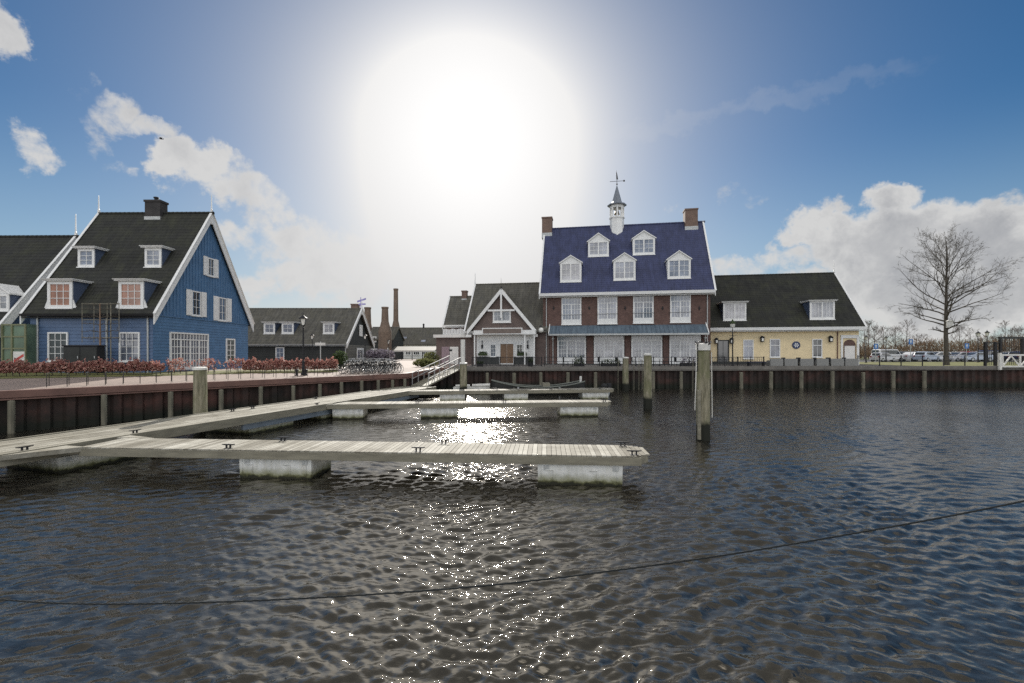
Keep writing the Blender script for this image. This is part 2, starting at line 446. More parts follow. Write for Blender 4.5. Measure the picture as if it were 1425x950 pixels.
def leaf_mat(name, cs, rough=.7, scale=3):
    t = MT(name)
    isl = t.n('ShaderNodeNewGeometry').outputs['Random Per Island']
    n = len(cs); cc = t.ramp(isl, [(i/(n-1), c) for i, c in enumerate(cs)])
    m = t.set(cc, rough, 0, .3)
    t.b.inputs['Transmission Weight'].default_value = 0
    tr = t.n('ShaderNodeBsdfTranslucent'); t.l(cc, tr.inputs[0])
    mx = t.n('ShaderNodeMixShader'); mx.inputs[0].default_value = .35
    t.l(t.b.outputs[0], mx.inputs[1]); t.l(tr.outputs[0], mx.inputs[2])
    t.l(mx.outputs[0], t.t.nodes['Material Output'].inputs[0])
    return m
beech = leaf_mat('copper_beech_leaves', [(.22, .085, .075), (.36, .16, .135), (.48, .27, .22), (.29, .115, .10), (.52, .35, .28)])
twig_brown = leaf_mat('brown_twigs', [(.07, .052, .038), (.115, .08, .052), (.14, .09, .058), (.085, .072, .042)])
green_leaf = leaf_mat('dark_green_leaves', [(.03, .05, .02), (.05, .075, .03), (.07, .10, .03)])
lilac_leaf = leaf_mat('heather_lilac', [(.17, .15, .18), (.24, .21, .26), (.14, .13, .13)])
lime_leaf = leaf_mat('yellow_green_leaves', [(.13, .14, .05), (.18, .18, .07), (.10, .11, .045)])

# ------------------------------------------------------------------ ground, water, quay
import numpy as np
QZ = 1.8                                          # the promenade dips to this level at its quay edge
A = gp(0, 545, QZ); B = gp(566, 519.8, QZ)
qd = (B - A).normalized(); qn = Vector((qd.y, -qd.x, 0)); LQ = (B - A).length
C_ = Vector((-6.5, 41.5, GZ)); D_ = Vector((-4.5, 43.5, GZ)); E_ = Vector((41, 45.8, GZ)); F_ = Vector((160, 51.8, GZ))
G_ = A - qd * 90
def gz(x, y):
    r = Vector((x - A.x, y - A.y, 0)); d = -r.dot(qn); t = r.dot(qd)
    z = QZ + .3*min(1, max(0, (d-.5)/6.5))
    if t > LQ: z = max(z, QZ + .3*min(1, (t-LQ)/5))
    return z
def gq(px, py, lift=0.0):
    z = 2.0
    for _ in range(30): p = gp(px, py, z); z = .5*z + .5*gz(p.x, p.y)
    return Vector((p.x, p.y, gz(p.x, p.y)+lift))
def sheet(name, pts, z, mat, kind='structure', label=None):
    bm = bmesh.new(); vs = [bm.verts.new((p[0], p[1], z)) for p in pts]
    f = bm.faces.new(vs); f.normal_update()
    if f.normal.z < 0: f.normal_flip()
    bmesh.ops.triangulate(bm, faces=bm.faces[:])
    me = bpy.data.meshes.new(name); bm.to_mesh(me); bm.free(); me.materials.append(mat)
    o = bpy.data.objects.new(name, me); COL.objects.link(o)
    return tag(o, label, None, None, kind)
IN = .05
sheet('ground', [G_ - qn*10, B - qn*10, (-8, 46), D_, E_, F_, (3000, 60), (3000, 3000), (-3000, 3000), (-3000, -200)], GZ - .06, ground_m)
def promenade():
    m = MB(); ds = (0, .5, 7, 14); n = 12
    rows = []
    for i in range(n+1):
        t = -90 + (LQ+90)*i/n
        for d in ds:
            p = A + qd*t - qn*d; rows.append((p.x, p.y, QZ + .3*min(1, max(0, (d-.5)/6.5))))
    m.add(rows, [(i*4+k, (i+1)*4+k, (i+1)*4+k+1, i*4+k+1) for i in range(n) for k in range(3)])
    e = [Vector(v) for v in rows[-4:]]
    m.add([e[0], C_, e[1], e[2]], [(0, 1, 2), (2, 1, 3)])
    g14 = Vector(rows[3])
    m.add([C_, D_, (-4.6, 64, GZ), (-14, 92, GZ), (-60, 92, GZ), (-110, 60, GZ), g14, e[3], e[2]], [tuple(range(9))])
    tag(m.build('promenade', paving_pink), None, None, None, 'structure')
promenade()
sheet('terrace', [D_, E_, (41, 52.2), (41, 62), (-4.55, 62)], GZ, paving_grey)
sheet('grass_verge', [(41.02, 45.85), F_, (160, 66.5), (41.02, 66.5)], GZ, grass_m)
sheet('car_park', [(20, 66.55), (190, 66.55), (190, 88), (20, 88)], GZ + .004, asphalt_m)
# water: finer rings near the camera, real ripples
def make_water():
    g = np.random.RandomState(5)
    th_f = np.linspace(-1.55, 1.55, 1000)
    th_b = np.linspace(1.55, 2*math.pi - 1.55, 50)[1:-1]
    th = np.concatenate([th_f, th_b])
    r = np.concatenate([np.geomspace(.8, 62, 920), [75, 100, 160, 300, 600]])
    TH, RR = np.meshgrid(th, r)
    X = RR * np.sin(TH); Y = RR * np.cos(TH)
    Z = np.zeros_like(X)
    n = 70
    lam = np.exp(g.uniform(np.log(.10), np.log(.54), n))
    ang = g.normal(0.10, .42, n) + math.pi/2
    wgt = lam * np.where(lam < .4, 1.0, .85) * g.uniform(.5, 1.3, n)
    k = 2*np.pi/lam; ph = g.uniform(0, 2*np.pi, n)
    slope = math.sqrt(np.sum((wgt*k)**2)/2)
    wgt *= .41/slope
    warpx = .25*np.sin(X*.7+1.3)+.2*np.sin(Y*.9+.4+X*.3); warpy = .25*np.sin(Y*.6+.2)+.2*np.sin(X*.8+2.)
    gust = .72 + .28*np.sin(X*.22+Y*.31+.5)*np.sin(X*.13-Y*.21+1.1) + .18*np.sin(X*.5+1.0)*np.sin(Y*.45)
    for i in range(n):
        cell = RR*.0045
        fade = np.clip((lam[i] - 2.2*cell)/(2.5*cell), 0, 1)
        s = np.sin(k[i]*((X+warpx)*math.cos(ang[i]) + (Y+warpy)*math.sin(ang[i])) + ph[i])
        Z += wgt[i]*fade*(s + .18*np.cos(2*(k[i]*((X+warpx)*math.cos(ang[i]) + (Y+warpy)*math.sin(ang[i])) + ph[i])))
    front = (np.abs(TH) <= 1.55)
    Z *= np.where(front, 1, 0)*gust*np.clip((62-RR)/30, 0, 1)
    nr, nt = X.shape
    co = np.stack([X, Y, Z], -1).reshape(-1, 3)
    i = np.arange(nr-1)[:, None]*nt; j = np.arange(nt)[None, :]; j2 = (j+1) % nt
    q = np.stack([i+j, i+j2, i+nt+j2, i+nt+j], -1).reshape(-1, 4)[:, ::-1]
    verts = np.concatenate([co, [[0, 0, 0]]])
    me = bpy.data.meshes.new('water')
    nq = len(q)
    tri = np.stack([np.arange(nt), (np.arange(nt)+1) % nt, np.full(nt, len(co))], -1)
    me.vertices.add(len(verts)); me.vertices.foreach_set('co', verts.ravel())
    me.loops.add(nq*4 + nt*3); me.loops.foreach_set('vertex_index', np.concatenate([q.ravel(), tri.ravel()]))
    me.polygons.add(nq+nt)
    st = np.concatenate([np.arange(nq)*4, nq*4 + np.arange(nt)*3]); me.polygons.foreach_set('loop_start', st)
    me.polygons.foreach_set('use_smooth', np.ones(nq+nt, bool))
    me.update(); me.validate()
    t = MT('harbour_water')
    v1_ = t.mapped((1, 1, 1))
    n1 = t.noise(6.5, 4, .6, t.mapped((.7, 1.3, 1), (0, 0, .3)), .5)
    n2 = t.noise(2.6, 3, .55, t.mapped((.7, 1.35, 1), (0, 0, -.25)), .6)
    n3 = t.noise(15, 3, .6)
    h = t.math('ADD', t.math('MULTIPLY', n1, .5), t.math('MULTIPLY', n2, .9))
    h = t.math('ADD', h, t.math('MULTIPLY', n3, .0))
    b = t.bump(h, .15, .13)
    geo = t.n('ShaderNodeVectorMath', operation='LENGTH'); t.l(t.obj(), geo.inputs[0])      # finer ripples than the mesh holds, further out
    def rng(a, b_, c, d):
        q = t.n('ShaderNodeMapRange'); t.l(geo.outputs['Value'], q.inputs[0])
        for i_, v_ in enumerate((a, b_, c, d)): q.inputs[i_+1].default_value = v_
        return q.outputs[0]
    t.l(rng(8, 26, .12, .30), b.inputs['Strength'])
    me.materials.append(t.set((.018, .017, .014), rng(9, 40, .012, .17), 0, .5)); t.b.inputs['Specular Tint'].default_value = (1, .90, .73, 1); t.b.inputs['IOR'].default_value = 2.25
    o = bpy.data.objects.new('water', me); COL.objects.link(o)
    tag(o, None, None, None, 'structure')
make_water()

def quay_wall(name, label, pts, cop_m, cop_h=.28):
    root = thing(name, label, 'quay wall')
    m = MB(); c = MB()
    for a, b in zip(pts[:-1], pts[1:]):
        za, zb = a[2], b[2]
        a = Vector((a[0], a[1], 0)); b = Vector((b[0], b[1], 0)); d = b - a; L = d.length; d.normalize()
        nrm = Vector((d.y, -d.x, 0)); prof = []; tops = []; x = 0
        zt = lambda x: za + (zb-za)*x/L - cop_h
        while x < L:
            for fx, dy in ((0, -.16), (.12, .0), (.42, .0), (.54, -.16), (.84, -.16)):
                if x + fx < L: prof.append(a + d*(x+fx) + nrm*(dy - .06)); tops.append(zt(x+fx))
            x += .84
        prof.append(b + nrm*(-.2)); tops.append(zt(L))
        n = len(prof)
        m.add([p + Vector((0,0,-1)) for p in prof] + [p + Vector((0,0,z)) for p, z in zip(prof, tops)],
              [(i, i+1, n+i+1, n+i) for i in range(n-1)])
        M = Matrix(((d.x, nrm.x, 0, a.x), (d.y, nrm.y, 0, a.y), (0, 0, 1, 0), (0, 0, 0, 1)))
        for y0, y1, o0, o1 in ((-.34, .1, -cop_h, .035), (.03, .14, -cop_h-.09, -cop_h-.03)):
            c.ext([(-.05, y0, za+o0), (L+.05, y0, zb+o0), (L+.05, y0, zb+o1), (-.05, y0, za+o1)], (0, y1-y0, 0), 0, M)
    m.build('sheet_piling', rust, root); c.build('coping', cop_m, root)
    return root
quay_wall('quay_wall', 'rusty dark red quay wall along the promenade beside the blue house', [A - qd*14, B, C_, D_], coping_rust)
quay_wall('quay_wall', 'long dark quay wall below the brick and yellow houses', [D_, E_, Vector((110, 49.3, GZ))], coping_grey)

# fender piles in front of the walls
fp = MB(); fp.lathe([(.115, -1), (.12, .8), (.12, 1.5), (.11, 1.54), (.03, 1.56)], n=9)
pile0 = fp.build('fender_pile', pile_m); tag(pile0, 'grey round timber fender pile standing in front of the quay wall', 'pile', 'fender piles along the quay walls')
def quay_t(px):
    k = (px - CX)/F; return (k*A.y - A.x)/(qd.x - k*qd.y)
for px in (15, 143, 235, 305, 360, 405, 442, 472, 500, 523, 543, 560):
    t = quay_t(px); p = A + qd*t + qn*.3
    o = place(pile0, (p.x, p.y, rnd.uniform(-.18, -.08)), rnd.uniform(0, 6))
    o['label'] = 'grey round timber fender pile in front of the rusty promenade wall'; o['group'] = 'fender piles along the promenade wall'
e1 = (E_ - D_).normalized()
for px in (678, 715, 752, 789.5, 827.6, 867, 907, 946, 987, 1029, 1070, 1112, 1155, 1197.5, 1239, 1282):
    k = (px - CX)/F; t = (k*D_.y - D_.x)/(e1.x - k*e1.y); p = D_ + e1*t + Vector((.02, -.32, 0))
    o = place(pile0, (p.x, p.y, rnd.uniform(.0, .1)), rnd.uniform(0, 6), None, scale=(1.5, 1.3, 1))
    o['label'] = 'grey round timber fender pile below the far house terraces'; o['group'] = 'fender piles below the far terraces'

# ------------------------------------------------------------------ floating piers
def cleat(parent, x, y, z, rot=0):
    m = MB(); T = Matrix.Translation((x, y, z)) @ Matrix.Rotation(rot, 4, 'Z')
    for sx in (-.055, .055):
        m.box(sx-.018, -.02, .0, sx+.018, .02, .095, 0, T)
    m.box(-.11, -.045, -.002, .11, .045, .012, 0, T)
    m.tube([(-.19, 0, .118), (-.1, 0, .108), (.1, 0, .108), (.19, 0, .118)], [.013, .021, .021, .013], 6, 0, T)
    return m.build('cleat', black_iron, parent)
def float_box(parent, x0, y0, x1, y1, top, rot=0, front='y'):
    m = MB(); cx, cy = (x0+x1)/2, (y0+y1)/2; hx, hy = (x1-x0)/2, (y1-y0)/2
    vs = []
    for z, e in ((-.45, -.03), (.06, -.012), (top, 0.0)):
        vs += [(-hx-e, -hy-e, z), (hx+e, -hy-e, z), (hx+e, hy+e, z), (-hx-e, hy+e, z)]
    fs = [(3,2,1,0), (8,9,10,11)]
    for i in range(2):
        for k in range(4): fs.append((i*4+k, i*4+(k+1) % 4, i*4+4+(k+1) % 4, i*4+4+k))
    m.add(vs, fs)
    # cast ribs on the near face
    for fx in (-.32, .2):
        xx = hx*2*fx
        m.box(xx, -hy-.018, .12, xx+.02, -hy-.001, top-.16)
        m.box(xx-.2, -hy-.018, top-.16, xx+.02, -hy-.001, top-.14)
    m.box(-hx+.09, -hy-.016, .1, -hx+.105, -hy-.001, top-.04); m.box(hx-.16, -hy-.016, .1, hx-.145, -hy-.001, top-.04)
    f = m.build('float', float_m, parent, (cx, cy, 0), rot, bevel=.02)
    for sx in (-hx+.16, hx-.26):
        b = MB(); b.box(sx, -hy-.012, top-.15, sx+.15, -hy+.02, top-.03)
        b.box(sx+.03, -hy-.02, top-.12, sx+.055, -hy-.013, top-.06)
        b.build('bracket', zinc, f)
    return f
DZ = .8
def cross_deck(L, W, x0=0, chamfer=.35, pw=.13, gap=.011):
    m = MB(); x = x0
    while x < L - .02:
        x1 = min(x + pw, L); jit = rnd.uniform(-.004, .004)
        e = max(0, x1 - (L - chamfer))
        m.box(x, e*.75 + jit, DZ-.035, x1 - gap, W - e*.75 + jit, DZ + rnd.uniform(-.002, .002)); x += pw
    return m
def pier(name, label, o, rot, L, W, floats, cleats, x0=0, fz=.55, beam_h=.21):
    root = thing(name, label, 'pier', (o[0], o[1], 0), rot)
    cross_deck(L, W, x0).build('deck', deck_cross, root)
    bt = DZ - .037
    for y0, y1 in ((-.03, .05), (W-.05, W+.03)):
        m = MB(); m.box(x0, y0, bt-beam_h, L-.28, y1, bt)
        xx = x0 + 2.4
        while xx < L - 1: m.box(xx, y0-.004 if y0 < 0 else y1-.004, bt-beam_h+.03, xx+.09, y0+.004 if y0 < 0 else y1+.004, bt-.03); xx += 2.6
        m.build('edge_beam', beam_wood, root, bevel=.008)
    m = MB(); m.ext([(L-.3, .04, bt-beam_h+.03), (L-.04, .3, bt-beam_h+.03), (L-.04, W-.3, bt-beam_h+.03), (L-.3, W-.04, bt-beam_h+.03)], (0, 0, beam_h-.03)); m.build('end_beam', beam_wood, root)
    for (fx0, fx1, fy0, fy1) in floats: float_box(root, fx0, fy0, fx1, fy1, fz)
    for (cx, side) in cleats: cleat(root, cx, .14 if side == 0 else W-.14, DZ)
    return root
p1a = gp(111, 622, DZ); p1b = gp(905, 635, DZ); d1 = (p1b-p1a); d1.z = 0; L1 = d1.length; r1 = math.atan2(d1.y, d1.x); d1.normalize()
def on1(px):
    k = (px-CX)/F; return (k*p1a.y - p1a.x)/(d1.x - k*d1.y)
pier('pier', 'nearest timber finger pier with pale concrete floats reaching right across the water', p1a, r1, L1+.05, 1.42,
     [(on1(331), on1(432), .05, 1.25), (on1(748), on1(867), .02, 1.3)],
     [(on1(313), 0), (on1(357), 1), (on1(580), 0), (on1(603), 1), (on1(884), 0), (on1(878), 1)])
p2a = gp(455, 562.5, DZ); p2b = gp(853, 559, DZ)
p2b.z = p2a.z = 0; d2 = p2b-p2a; L2 = d2.length; r2 = math.atan2(d2.y, d2.x); d2.normalize()
def on2(px):
    k = (px-CX)/F; return (k*p2a.y - p2a.x)/(d2.x - k*d2.y)
pier('pier', 'middle timber finger pier, thin behind the nearest one, ending beside the mossy piles', (p2a.x, p2a.y), r2, L2, 1.2,
     [(on2(462), on2(505), .05, 1.1), (on2(585), on2(637), .05, 1.1), (on2(780), on2(833), .05, 1.1)],
     [(on2(580), 0), (on2(583), 1), (on2(702), 0), (on2(842), 0), (on2(846), 1)], 0)
p3a = gp(560, 544.5, DZ); p3b = gp(857, 541, DZ); p3a.z = p3b.z = 0; d3 = p3b-p3a; L3 = d3.length; r3 = math.atan2(d3.y, d3.x); d3.normalize()
def on3(px):
    k = (px-CX)/F; return (k*p3a.y - p3a.x)/(d3.x - k*d3.y)
pier('pier', 'farthest timber finger pier in front of the moored dark boat', (p3a.x, p3a.y), r3, L3, 1.2,
     [(on3(612), on3(647), .05, 1.1), (on3(702), on3(735), .05, 1.1), (on3(811), on3(847), .05, 1.1)],
     [(on3(692), 0), (on3(767), 0), (on3(690), 1), (on3(836), 0)], 0)
# main walkway
ml = Vector((-8.6, 36.0, 0)); m0 = Vector((-15.5, 13.9, 0)); md = (ml-m0).normalized(); mo = m0 - md*5.0
LM = (ml-m0).length + 5.0 + .6; rm = math.atan2(md.y, md.x); WM = 2.55
root = thing('walkway', 'wide main floating walkway running along the promenade quay to the gangway', 'walkway', (mo.x, mo.y, 0), rm)
m = MB(); yb = 0; k = 0
while yb < WM - .1:
    x = -rnd.uniform(0, 3)
    while x < LM:
        x1 = x + 4.0
        m.box(max(x, 0), -yb-.13, DZ-.035, min(x1, LM)-.012, -yb-.004, DZ + rnd.uniform(-.003, .003)); x = x1
    yb += .142
m.build('deck', deck_long, root)
for y0, y1 in ((-.0, .09), (-yb-.1, -yb-.01)):
    m = MB(); m.box(0, y0, DZ-.30, LM, y1, DZ+.035); m.build('edge_beam', offwhite if False else beam_wood, root, bevel=.01)
m = MB(); m.box(11.2, -yb-.09, DZ-.50, 17.4, -yb+.02, DZ-.32); m.box(11.2, -yb-.14, DZ-.52, 17.4, -yb+.04, DZ-.5); m.box(11.2, -yb-.14, DZ-.32, 17.4, -yb+.04, DZ-.305)
m.build('steel_girder', blue_steel, root)
m = MB(); m.box(21.0, -yb-.09, DZ-.50, 26.0, -yb+.02, DZ-.32); m.box(21.0, -yb-.14, DZ-.52, 26.0, -yb+.04, DZ-.5); m.build('steel_girder', blue_steel, root)
for fx in (1.2, 5.1, 11.6, 16.0, 22.0):
    float_box(root, fx, -yb+.02, fx+2.5, -.1, DZ-.34)
for fx, fy in ((4.4, -yb+.12), (7.2, -yb+.12), (12.6, -.5), (13.7, -.5), (15.8, -yb+.12), (18.4, -.15)):
    cleat(root, fx, fy, DZ)
# gusset planks at the pier roots
def gusset(pts, label):
    g = MB(); g.ext([(p[0], p[1], DZ-.06) for p in pts], (0, 0, .067)); o = g.build('gusset_plate', deck_long); 
    return o
def mpt(s, off): # point along walkway, offset to the right of its left edge
    n = Vector((md.y, -md.x, 0)); p = mo + md*s + n*off; return p
for (s, o, r_, W_, sign) in ((None, p1a, r1, 1.42, 0),):
    pass
def gus_part(parent, pts):
    inv = (Matrix.Translation(parent.location) @ Matrix.Rotation(parent.rotation_euler.z, 4, 'Z')).inverted()
    g = MB(); g.ext([inv @ Vector((p[0], p[1], DZ-.12)) for p in pts], (0, 0, .128)); return g.build('gusset', deck_long, parent)
bpy.context.view_layer.update()
n1 = Vector((-d1.y, d1.x, 0))
pa = Vector((p1a.x, p1a.y, 0))
gus_part(root, [mpt(6.9, WM+.12), pa + n1*1.45 + d1*.95, pa + n1*1.45 - d1*.35][::-1])
gus_part(root, [mpt(3.6, WM+.02), mpt(5.2, WM+.02), pa + d1*.35, pa + d1*.1 - n1*.0])
pb = Vector((p2a.x, p2a.y, 0)); n2_ = Vector((-d2.y, d2.x, 0))
gus_part(root, [mpt(16.2, WM+.1), pb + d2*.2, pb + n2_*1.2 + d2*.2, mpt(19.6, WM+.1), ])

zinc_dark = pm('dull_dark_zinc', (.30, .30, .295), .6, .2)
# gangway up to the quay
g0 = gp(585, 537, DZ); g1 = Vector((-5.15, 42.6, GZ+.05)); gd = g1 - g0; gl = gd.length; 
groot = thing('gangway', 'sloping grey gangway with railings from the walkway up to the quay', 'gangway', (g0.x, g0.y, DZ+.02), math.atan2(gd.y, gd.x))
gx = math.hypot(gd.x, gd.y); rise = gd.z
m = MB(); GW = .78
m.ext([(-.15, -GW, -.06), (gx+.2, -GW, rise-.06), (gx+.2, -GW, rise+.03), (-.15, -GW, .03)], (0, 2*GW, 0)); m.build('ramp_deck', beam_wood, groot)
m = MB()
for s in range(16):
    x = .15 + s*(gx-.2)/15; z = x/gx*rise; m.box(x, -GW+.08, z+.03, x+.04, GW-.08, z+.055)
m.build('tread_strip', beam_wood, groot)
for s in (-1, 1):
    m = MB(); y = s*(GW-.03)
    for k in range(8):
        x = k*gx/7; z = x/gx*rise; m.tube([(x, y, z), (x, y, z+1.0)], .035, 6)
    for h in (.55, 1.0): m.tube([(-.05, y, h), (gx+.05, y, rise+h)], .04, 6)
    m.build('railing', zinc_dark, groot)

# ------------------------------------------------------------------ mooring piles
def mooring(label, px, Y, top, rad, cap=True, lean=0, extra=None):
    p = dp(px, Y, 0); root = thing('mooring_pile', label, 'mooring pile', (p.x, p.y, 0), rnd.uniform(0, 3))
    m = MB(); n = 14; prof = [(rad*1.02, -1.2), (rad*1.05, 0), (rad, .8), (rad*.98, top*.5+.4), (rad*.95, top-.04), (rad*.88, top)]
    m.lathe(prof, n=n)
    for i in range(len(m.v)):
        v = m.v[i]; a = math.atan2(v.y, v.x); f = 1 + .07*math.sin(3*a+px) + .04*math.sin(7*a+px*2)
        m.v[i] = Vector((v.x*f, v.y*f, v.z))
    m.build('post', pole_m, root, smooth=False)
    if cap:
        c = MB(); c.lathe([(rad*1.08, top-.22 if cap == 2 else top-.07), (rad*1.08, top+.02), (rad*.6, top+.06), (.02, top+.07)], n=n); c.build('cap', offwhite, root)
    return root
mooring('thick grey weathered mooring pile with white cap in front of the promenade wall', 278, 20.7, 2.78, .275)
mooring('short mossy mooring pile nearest to the far quay below the brick house', 870.5, 41.6, 3.03, .27, True)
mooring('green mossy mooring pile with flat top between pier end and brick house', 901, 28.7, 3.38, .24, True)
o = mooring('tallest mossy mooring pile with white band and chain, standing right of the piers', 978.5, 18.4, 3.8, .255, 2)
m = MB()
for k in range(26):
    a = k*.5; z = 3.86 + .05*math.sin(k*1.7); r = .30 if k < 13 else .2
    m.tube([(r*math.cos(a), r*math.sin(a), z), (r*math.cos(a+.35), r*math.sin(a+.35), z+.03)], .02, 5)
for k in range(9): m.tube([(-.28, -.13, 3.8-k*.12), (-.30, -.14, 3.7-k*.12)], .02, 5)
m.build('chain', black_iron, o)
o.rotation_euler = (0, 0, 0)
m = MB(); m.tube([(-.25, -.20, 2.0), (-.24, -.20, .05)], .075, 7); m.build('guide_pole', beam_wood, o)
m = MB(); m.tube([(.31, -.05, 3.5), (.34, -.05, .9)], .018, 6); m.tube([(-.30, -.12, 3.6), (-.37, -.1, 1.2)], .018, 6); m.build('line', offwhite, o)
o = mooring('square concrete mooring pile with tall pale guide pole beside the gangway', 645, 38.0, 2.6, .30, True)
m = MB(); m.tube([(-.05, .0, 2.6), (-.05, 0, 4.55)], .19, 8); m.build('guide_pole', offwhite, o)
for i, (px, Y, t0, lab) in enumerate(((882, 42.6, 2.9, 'between the two short mossy piles, left one'), (889, 42.7, 3.0, 'between the two short mossy piles, middle one'),
                       (893.5, 42.8, 2.8, 'between the two short mossy piles, right one'), (964, 41.5, 2.9, 'just left of the tallest mossy pile'), (860, 42.9, 2.95, 'left of the short mossy pile'))):
    p = dp(px, Y, 0); m = MB(); m.tube([(0, 0, -.8), (.02, 0, t0)], .032, 6)
    tag(m.build('mooring_stake', pile_m, None, (p.x, p.y, 0)), 'thin pale mooring stake ' + lab, 'stake', 'thin pale mooring stakes')

# ------------------------------------------------------------------ houses
CAM = Vector((0, 0, H))
class House:
    """local frame: x along the front, y to the back, z up from the quay level; the ridge runs along x"""
    def __init__(s, name, label, o, rot, L, W, he, hr, wall, roof, over=.35, gover=.3, th=.16, cat='house', trim=None, ridge_y=None, course=.33):
        s.o = Vector((o[0], o[1], GZ)); s.rot = rot; s.L, s.W, s.he, s.hr = L, W, he, hr
        s.yr = ridge_y or W/2; s.s = (hr-he)/s.yr; s.sb = (hr-he)/(W-s.yr); s.th = th; s.over = over; s.gover = gover
        s.root = thing(name, label, cat, s.o, rot)
        s.inv = (Matrix.Translation(s.o) @ Matrix.Rotation(rot, 4, 'Z')).inverted()
        s.FR = Matrix(((1,0,0,0),(0,0,-1,0),(0,1,0,0),(0,0,0,1)))          # u,v,n of the front
        s.GR = Matrix(((0,0,1,L),(1,0,0,0),(0,1,0,0),(0,0,0,1)))            # right gable
        m = MB(); e = .004
        m.ext([(0, 0, -.3), (0, W, -.3), (0, W, he-e), (0, s.yr, hr-e), (0, 0, he-e)], (L, 0, 0))
        s.wall = m.build('wall', wall, s.root)
        m = MB()
        for side in (0, 1):
            y_e = -over if side == 0 else W+over; sl = s.s if side == 0 else s.sb
            ze = he - over*sl
            n = max(4, int(math.hypot(s.yr+over, hr-ze)/course))
            x0, x1 = -gover, L+gover
            for k in range(n):
                a, b = k/n, (k+1)/n
                ya, yb_ = y_e+(s.yr-y_e)*a, y_e+(s.yr-y_e)*b
                za, zb = ze+(hr-ze)*a, ze+(hr-ze)*b
                lift = .045
                P = [(x0, ya, za+th+lift), (x1, ya, za+th+lift), (x1, yb_, zb+th), (x0, yb_, zb+th)]
                m.add(P, [(0,1,2,3) if side == 0 else (3,2,1,0)])
                # riser and ends
                m.add([(x0, ya, za), (x1, ya, za), (x1, ya, za+th+lift), (x0, ya, za+th+lift)], [(0,1,2,3) if side == 0 else (3,2,1,0)])
                for xx, fl in ((x0, 0), (x1, 1)):
                    m.add([(xx, ya, za), (xx, yb_, zb), (xx, yb_, zb+th), (xx, ya, za+th+lift)], [(0,1,2,3)])
            m.add([(x0, y_e, ze), (x1, y_e, ze), (x1, s.yr, hr), (x0, s.yr, hr)], [(3,2,1,0) if side == 0 else (0,1,2,3)])
        x = -gover
        while x < L+gover:
            m.lathe([(.11, 0), (.13, .36)], n=8, M=Matrix.Translation((x, s.yr, hr+th+.0)) @ Matrix.Rotation(R(90), 4, 'Y')); x += .36
        s.roof = m.build('roof', roof, s.root)
    # --- reading positions off the facade planes (used while laying out only)
    def ray(s, px, py):
        a = s.inv @ CAM; b = s.inv @ Vector(((px-CX)/F, 1, H + (HZ-py)/F)); return a, (b-a)
    def fp(s, px, py, y=0.0):
        a, d = s.ray(px, py); t = (y-a.y)/d.y; p = a + d*t; return p.x, p.z
    def gpnt(s, px, py, x=None):
        x = s.L if x is None else x
        a, d = s.ray(px, py); t = (x-a.x)/d.x; p = a + d*t; return p.y, p.z
    def rp(s, px, py):
        a, d = s.ray(px, py); c = s.he + s.th
        t = (a.y*s.s + c - a.z)/(d.z - d.y*s.s); return a + d*t, t
    def frect(s, x0, y0, x1, y1, yo=0.0):
        cx, cy = (x0+x1)/2, (y0+y1)/2
        u0 = s.fp(x0, cy, yo)[0]; u1 = s.fp(x1, cy, yo)[0]; v1 = s.fp(cx, y0, yo)[1]; v0 = s.fp(cx, y1, yo)[1]
        return u0, v0, u1-u0, v1-v0
    def grect(s, x0, y0, x1, y1):
        cx, cy = (x0+x1)/2, (y0+y1)/2
        u0 = s.gpnt(x0, cy)[0]; u1 = s.gpnt(x1, cy)[0]; v1 = s.gpnt(cx, y0)[1]; v0 = s.gpnt(cx, y1)[1]
        return u0, v0, u1-u0, v1-v0
    # --- trim
    def barge(s, ends=(1,), w=.34, mat=None, finial=1.0, t=.07):
        mat = mat or white
        for e in ends:
            x0 = s.L+s.gover if e else -s.gover-t
            m = MB()
            for side in (0, 1):
                y_e = -s.over-.05 if side == 0 else s.W+s.over+.05; sl = s.s if side == 0 else s.sb
                ze = s.he - (s.over+.05)*sl; top = s.th+.10
                off = w/math.cos(math.atan(sl))
                m.ext([(x0, y_e, ze+top), (x0, s.yr, s.hr+top), (x0, s.yr, s.hr+top-off), (x0, y_e, ze+top-off)], (t, 0, 0))
                # thin capping strip
                m.ext([(x0-.03, y_e, ze+top+.002), (x0-.03, s.yr, s.hr+top+.002), (x0-.03, s.yr, s.hr+top+.05), (x0-.03, y_e, ze+top+.05)], (t+.12, 0, 0))
            m.build('bargeboard', mat, s.root)
            if finial:
                f = MB(); z = s.hr+s.th
                f.box(x0-.01, s.yr-.07, z-.9, x0+t+.05, s.yr+.07, z+.25); f.lathe([(.06, z+.25), (.075, z+.32), (.05, z+.4), (.03, z+.4+finial), (.005, z+.5+finial)], (x0+t/2, s.yr, 0), 7)
                f.build('finial', mat, s.root)
    def eave(s, mat=None, h=.2, d=.16, x0=None, x1=None):
        m = MB(); z = s.he - s.over*s.s + s.th*.55; x0 = -s.gover if x0 is None else x0; x1 = s.L+s.gover if x1 is None else x1
        m.ext([(x0, -s.over-d, z-h*.5), (x0, -s.over-.01, z-h*.5), (x0, -s.over-.01, z+h*.5), (x0, -s.over-d-.04, z+h*.5)], (x1-x0, 0, 0))
        m.ext([(x0, -s.over-.012, z-h*.5-.12), (x0, -.002, z-h*.5-.12), (x0, -.002, z-h*.5-.05), (x0, -s.over-.012, z-h*.5-.05)], (x1-x0, 0, 0))
        m.build('eave_gutter', mat or white, s.root)
